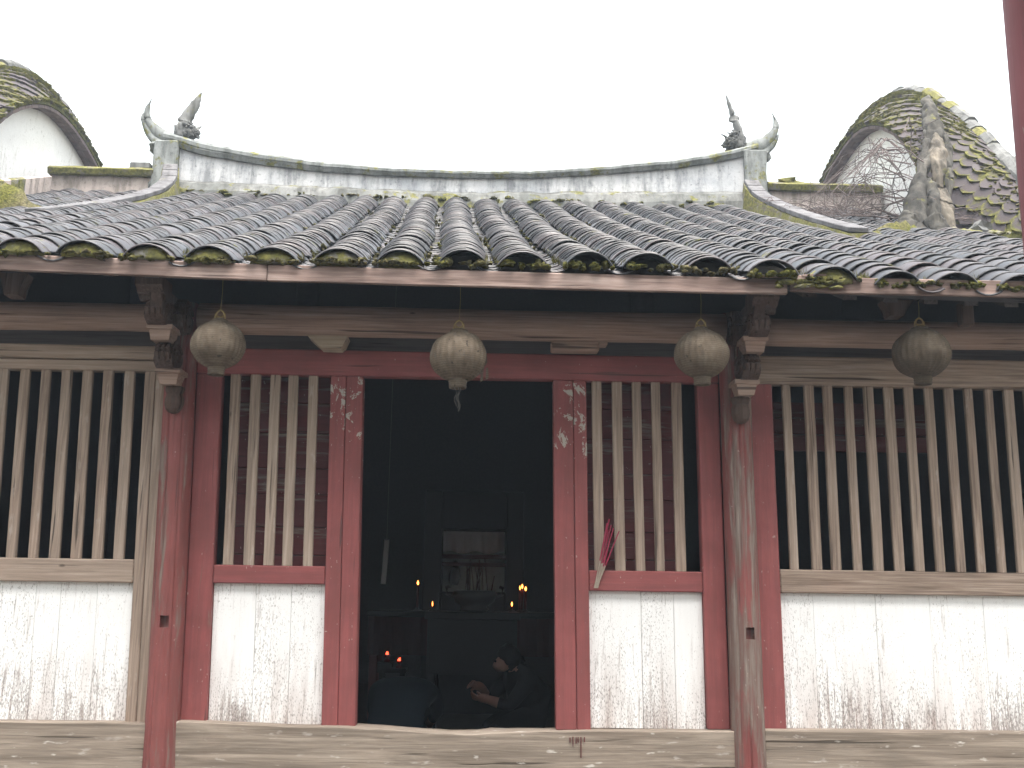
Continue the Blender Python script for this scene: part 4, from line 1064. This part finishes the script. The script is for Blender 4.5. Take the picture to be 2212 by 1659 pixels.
for x in (-.40, .24):
    for y in (2.14, 2.46):
        bm = bmesh.new(); box(bm, x-.035, x+.035, y-.035, y+.035, FL, -.20, .005, do_lean=False); obj('leg', bm, 'black', ot)
ib = tag(empty('incense_burner', (-.07, 2.3, -.14)), 'blackened incense burner full of thin sticks before the pale shrine panel', 'burner')
bm = bmesh.new(); lathe(bm, [(.10,-.138),(.12,-.12),(.10,-.10),(.16,-.06),(.185,-.01),(.17,.025),(.15,.03),(.14,.0)], -.07, 2.3, 24); obj('bowl', bm, 'bronze', ib, True)
for s in (-1, 1):
    bm = bmesh.new(); tube(bm, [(-.07+s*.175, 2.3, -.02), (-.07+s*.225, 2.3, .0), (-.07+s*.23, 2.3, .05), (-.07+s*.20, 2.3, .06)], .014, 8); obj('ear', bm, 'bronze', ib)
for k in range(14):
    x = -.07 + random.uniform(-.12, .14); d = random.uniform(-.05, .06)
    bm = bmesh.new(); tube(bm, [(x, 2.3+random.uniform(-.06, .06), .0), (x+d, 2.3, random.uniform(.14, .30))], .0045, 5); obj('stick', bm, 'redcloth', ib)
def candle(x, y, z, base, label, flame=.011, grp='lit candles on the altar'):
    c = tag(empty('candle', (x, y, base)), label, 'candle', grp)
    bm = bmesh.new(); lathe(bm, [(.032, base+.001), (.030, base+.012), (.010, base+.02), (.010, base+.03)], x, y, 14); obj('holder', bm, 'bronze', c, True)
    bm = bmesh.new(); lathe(bm, [(.011, base+.028), (.011, z-.03), (.008, z-.022)], x, y, 12); obj('wax', bm, 'wax', c, True)
    bm = bmesh.new(); lathe(bm, [(.002, z-.021), (flame*.6, z-.012), (flame*.8, z-.002), (flame*.4, z+.008), (.001, z+.017)], x, y, 10); obj('flame', bm, 'flame', c, True)
candle(-.576, 3.0, .094, -.15, 'lone lit red candle on the altar under the hanging paper strip', .011)
candle(.343, 3.0, .075, -.15, 'lit candle with the higher flame in the cluster near the door jamb', .010)
candle(.372, 2.96, .055, -.15, 'lit candle with the brightest flame in the cluster near the door jamb', .012)
candle(.322, 2.98, .062, -.15, 'small lit candle at the edge of the cluster near the door jamb', .005)
candle(.251, 2.90, -.078, -.15, 'short lit candle standing alone below the cluster', .009)
candle(-.405, 2.2, -.078, -.14, 'tiny lit candle at the corner of the black offering table', .005)
# low red votive lamps
for i, (x, z, lab) in enumerate(((-.735, -.462, 'small red votive lamp, the higher of two above the blue jacket'), (-.640, -.508, 'small red votive lamp, the lower of two above the blue jacket'))):
    c = tag(empty('votive_lamp', (x, 2.0, z-.06)), lab, 'lamp', 'red votive lamps')
    bm = bmesh.new(); lathe(bm, [(.022, z-.06), (.026, z-.05), (.010, z-.04), (.010, z-.03), (.024, z-.022), (.026, z-.005), (.020, z-.008)], x, 2.0, 14); obj('cup', bm, 'wax', c, True)
    bm = bmesh.new(); lump(bm, (x, 2.0, z), (.011, .011, .014), 2, .5, 9, i); obj('glow', bm, 'ember', c, True)
st = tag(empty('votive_stand', (-.69, 2.02, FL)), 'low dark stand holding the two red votive lamps', 'stand')
bm = bmesh.new(); prism(bm, [(-.80,-.525),(-.69,-.525),(-.69,-.569),(-.58,-.569),(-.58,-.60),(-.80,-.60)], 1, 1.93, 2.12); obj('stand_top', bm, 'black', st)
for x in (-.77, -.61):
    bm = bmesh.new(); box(bm, x-.02, x+.02, 1.96, 2.08, FL, -.60, .003, do_lean=False); obj('leg', bm, 'black', st)
# shrine behind the altar
sh = tag(empty('shrine', (-.09, 3.55, FL)), 'shrine niche with a pale hanging above and red valance, deep inside the doorway', 'shrine')
for x0, x1 in ((-.56, -.395), (.205, .37)):
    bm = bmesh.new(); box(bm, x0, x1, 3.45, 3.8, FL, .95, .01, do_lean=False); obj('side_post', bm, 'black', sh)
bm = bmesh.new(); box(bm, -.395, .205, 3.45, 3.8, .59, .95, .01, do_lean=False); obj('head_board', bm, 'black', sh)
bm = bmesh.new(); box(bm, -.395, .205, 3.45, 3.8, FL, .02, .01, do_lean=False); obj('base', bm, 'black', sh)
bm = bmesh.new(); box(bm, -.39, .20, 3.72, 3.75, .02, .585, 0, do_lean=False); obj('back_panel', bm, 'greenish', sh)
bm = bmesh.new(); V = []
for i in range(31):
    x = -.385 + .58*i/30; V.append((bm.verts.new((x, 3.60 + .008*math.sin(i*1.1), .58)), bm.verts.new((x, 3.60 + .016*math.sin(i*1.1+.4), .385 + .012*math.sin(i*.5)))))
for a, b in zip(V, V[1:]): bm.faces.new((a[0], b[0], b[1], a[1]))
bmesh.ops.solidify(bm, geom=bm.faces[:], thickness=.004); obj('white_hanging', bm, 'paper', sh)
for z0, z1, y in ((.325, .365, 3.58), (.255, .290, 3.56)):
    bm = bmesh.new(); box(bm, -.394, .204, y, y+.03, z0, z1, .004, do_lean=False); obj('red_rail', bm, 'redwood', sh)
bm = bmesh.new(); lump(bm, (-.27, 3.64, .17), (.06, .05, .09), 2, .25, 6, 2); lump(bm, (-.27, 3.63, .275), (.032, .03, .038), 2, .1, 5, 4); obj('idol', bm, 'bronze', sh, True)
ps = tag(empty('paper_strip', (-.86, 2.98, .47)), 'narrow white paper strip hanging in the dark doorway above the lone candle', 'paper')
bm = bmesh.new(); V = []
for k in range(9):
    t = k/8; x = -.862 - .016*t; V.append((bm.verts.new((x-.022, 2.98+.006*math.sin(4*t), .46-.385*t)), bm.verts.new((x+.022, 2.98+.006*math.sin(4*t+1), .46-.385*t))))
for a, b in zip(V, V[1:]): bm.faces.new((a[0], a[1], b[1], b[0]))
bmesh.ops.solidify(bm, geom=bm.faces[:], thickness=.002); obj('sheet', bm, 'paper', ps)
bm = bmesh.new(); tube(bm, [(-.862, 2.98, .455), (-.862, 2.98, 3.2)], .002, 5); obj('cord', bm, 'string', ps)

# ------------------------------------------------------------------ two worshippers kneeling on the floor
def person(name, label, joints, bones, mats, root, group=None):
    """joints: name -> (x, y, z, radius, zone)"""
    names = list(joints); idx = {n: i for i, n in enumerate(names)}
    me = bpy.data.meshes.new(name); me.from_pydata([joints[n][:3] for n in names], [(idx[a], idx[b]) for a, b in bones], [])
    o = bpy.data.objects.new(name, me); C.objects.link(o)
    md = o.modifiers.new('skin', 'SKIN'); md.use_smooth_shade = True
    for n in names:
        sv = me.skin_vertices[0].data[idx[n]]; r = joints[n][3]; sv.radius = r if isinstance(r, tuple) else (r, r); sv.use_root = (n == root)
    sb = o.modifiers.new('sub', 'SUBSURF'); sb.levels = sb.render_levels = 2
    bpy.context.view_layer.update(); nm = bpy.data.meshes.new_from_object(o.evaluated_get(bpy.context.evaluated_depsgraph_get()))
    o.modifiers.clear(); o.data = nm; bpy.data.meshes.remove(me)
    nm.materials.clear(); zones = sorted(set(mats)); 
    for z in zones: nm.materials.append(M[mats[z]])
    segs = []
    for a, b in bones: segs.append((Vector(joints[a][:3]), Vector(joints[b][:3]), joints[a][4], joints[b][4]))
    for p in nm.polygons:
        best = (9, 'c')
        for a, b, za, zb in segs:
            d = b - a; t = max(0, min(1, (p.center - a).dot(d)/max(1e-9, d.length_squared))); dd = (a + d*t - p.center).length
            if dd < best[0]: best = (dd, za if t < .5 else zb)
        p.material_index = zones.index(best[1]); p.use_smooth = True
    c = Vector(joints[root][:3]); c.z = FL; nm.transform(Matrix.Translation(-c)); o.location = c
    return tag(o, label, 'person', group)
def add_hand(J, B, wrist, pre, d, palm_n, L=.085):
    """five separate curled fingers on a palm; d: direction of the hand, palm_n: towards which the fingers curl"""
    w = Vector(J[wrist][:3]); d = Vector(d).normalized(); nn = Vector(palm_n); nn = (nn - d*nn.dot(d)).normalized(); s = d.cross(nn)
    def put(n, v, r): J[n] = (v.x, v.y, v.z, r, 's')
    pm = w + d*L*.55; put(pre+'palm', pm, (.026, .018)); B.append((wrist, pre+'palm'))
    for i, (off, ln) in enumerate(((-.027, .85), (-.009, 1.0), (.010, .93), (.027, .75))):
        k0 = pm + d*L*.35 + s*off; k1 = k0 + (d*.8 + nn*.35)*.034*ln; k2 = k1 + (d*.35 + nn*.8)*.028*ln
        prev = pre+'palm'
        for j, (v, r) in enumerate(((k0, .0095), (k1, .0085), (k2, .007))):
            nm = f'{pre}f{i}{j}'; put(nm, v, r); B.append((prev, nm)); prev = nm
    t0 = pm - s*.032 + nn*.008; t1 = t0 + (d*.7 - s*.35 + nn*.4)*.036; put(pre+'t0', t0, .011); put(pre+'t1', t1, .0085); B.append((pre+'palm', pre+'t0')); B.append((pre+'t0', pre+'t1'))
# worshipper in blue, seen from behind, bowed forward
J = {'hip': (-.58,1.10,-.86,(.20,.17),'c'), 'waist': (-.575,1.27,-.72,(.20,.16),'c'), 'chest': (-.56,1.46,-.645,(.215,.15),'c'), 'neck0': (-.545,1.64,-.66,(.09,.08),'c'), 'neck': (-.54,1.72,-.70,.052,'s'), 'head': (-.535,1.79,-.76,(.085,.095),'s'), 'crown': (-.53,1.84,-.83,(.07,.075),'s'),
     'shl': (-.755,1.54,-.70,.075,'c'), 'shr': (-.365,1.54,-.70,.075,'c'), 'ell': (-.80,1.74,-.86,.05,'c'), 'elr': (-.32,1.74,-.86,.05,'c'), 'wl': (-.72,1.93,-.98,.032,'s'), 'wr': (-.40,1.93,-.98,.032,'s'),
     'hl': (-.68,1.12,-.90,.12,'c'), 'hr': (-.48,1.12,-.90,.12,'c'), 'kl': (-.72,1.46,-.985,.075,'t'), 'kr': (-.44,1.46,-.985,.075,'t'), 'al': (-.70,1.06,-1.01,.045,'t'), 'ar': (-.46,1.06,-1.01,.045,'t'), 'tl': (-.70,.94,-1.02,.035,'t'), 'tr': (-.46,.94,-1.02,.035,'t')}
B = [('hip','waist'),('waist','chest'),('chest','neck0'),('neck0','neck'),('neck','head'),('head','crown'),('chest','shl'),('chest','shr'),('shl','ell'),('shr','elr'),('ell','wl'),('elr','wr'),('hip','hl'),('hip','hr'),('hl','kl'),('hr','kr'),('kl','al'),('kr','ar'),('al','tl'),('ar','tr')]
add_hand(J, B, 'wl', 'l', (.25, 1, -.12), (0, .2, -1)); add_hand(J, B, 'wr', 'r', (-.25, 1, -.12), (0, .2, -1))
p1 = person('person', 'person in dark blue jacket kneeling with back turned just inside the doorway', J, B, {'c': 'blue', 's': 'skin', 't': 'blackcloth'}, 'hip', 'worshippers inside the hall')
bm = bmesh.new(); lump(bm, (-.533,1.80,-.775), (.098,.105,.115), 3, .05, 5, 1); obj('hair', bm, 'hair', p1, True)
# worshipper in black, crouching, head turned towards the altar's left, hands together
J = {'hip': (.40,1.78,-.86,(.18,.16),'c'), 'waist': (.37,1.72,-.74,(.17,.15),'c'), 'chest': (.32,1.64,-.615,(.18,.14),'c'), 'neck0': (.24,1.57,-.525,(.075,.07),'c'), 'neck': (.21,1.545,-.50,.048,'s'), 'head': (.165,1.52,-.475,(.070,.078),'s'), 'face': (.135,1.50,-.49,(.055,.07),'s'), 'nose': (.085,1.465,-.495,.014,'s'), 'chin': (.118,1.485,-.545,(.034,.034),'s'),
     'shl': (.34,1.47,-.61,.068,'c'), 'shr': (.20,1.76,-.62,.068,'c'), 'ell': (.20,1.36,-.78,.048,'c'), 'elr': (.05,1.74,-.77,.048,'c'), 'wl': (.035,1.38,-.73,.030,'s'), 'wr': (.0,1.55,-.66,.030,'s'),
     'hl': (.38,1.66,-.90,.12,'c'), 'hr': (.34,1.88,-.90,.12,'c'), 'kl': (.06,1.54,-.97,.078,'c'), 'kr': (.02,1.84,-.97,.078,'c'), 'al': (.42,1.60,-1.01,.045,'c'), 'ar': (.40,1.90,-1.01,.045,'c'), 'tl': (.53,1.60,-1.02,.035,'c'), 'tr': (.52,1.90,-1.02,.035,'c')}
B = [('hip','waist'),('waist','chest'),('chest','neck0'),('neck0','neck'),('neck','head'),('head','face'),('face','nose'),('face','chin'),('chest','shl'),('chest','shr'),('shl','ell'),('shr','elr'),('ell','wl'),('elr','wr'),('hip','hl'),('hip','hr'),('hl','kl'),('hr','kr'),('kl','al'),('kr','ar'),('al','tl'),('ar','tr')]
add_hand(J, B, 'wl', 'l', (-1, .1, .1), (0, .6, .8)); add_hand(J, B, 'wr', 'r', (-.8, -.4, .25), (.2, -.6, -.6))
p2 = person('person', 'person in black crouching with bowed face and pale hands held forward', J, B, {'c': 'blackcloth', 's': 'skin'}, 'hip', 'worshippers inside the hall')
bm = bmesh.new(); lump(bm, (.197,1.54,-.452), (.088,.090,.096), 4, .10, 16, 1); lump(bm, (.275,1.575,-.475), (.042,.042,.040), 3, .16, 14, 3); obj('hair', bm, 'hair', p2, True)
bm = bmesh.new()
for s in (-1, 1): lump(bm, (.098, 1.472+s*.022, -.475), .009, 1, 0, 5, 1)
obj('eyes', bm, 'hair', p2, True)

# ------------------------------------------------------------------ moss on the tiles, as one growth
o = obj('roof_moss', moss_bm, 'moss', None, True); tag(o, 'yellow green moss and weeds growing between the roof tiles', None, None, 'stuff')

# ------------------------------------------------------------------ thin volume added to imitate the bluish lift of lens glare
bm = bmesh.new(); box(bm, -14, 14, -12, 16, GROUND-1.2, 8.2, 0, do_lean=False)
hz = obj('glare_haze', bm, None); hz['kind'] = 'stuff'; hz['label'] = 'thin bluish volume added to lift dark tones like lens glare'
hm = bpy.data.materials.new('glare_haze'); hm.use_nodes = True; t_ = hm.node_tree; t_.nodes.clear()
pv = t_.nodes.new('ShaderNodeVolumePrincipled'); pv.inputs['Density'].default_value = .0036; pv.inputs['Color'].default_value = (.76, .87, 1.0, 1); pv.inputs['Anisotropy'].default_value = .2
ou = t_.nodes.new('ShaderNodeOutputMaterial'); t_.links.new(pv.outputs[0], ou.inputs['Volume']); hz.data.materials.append(hm)
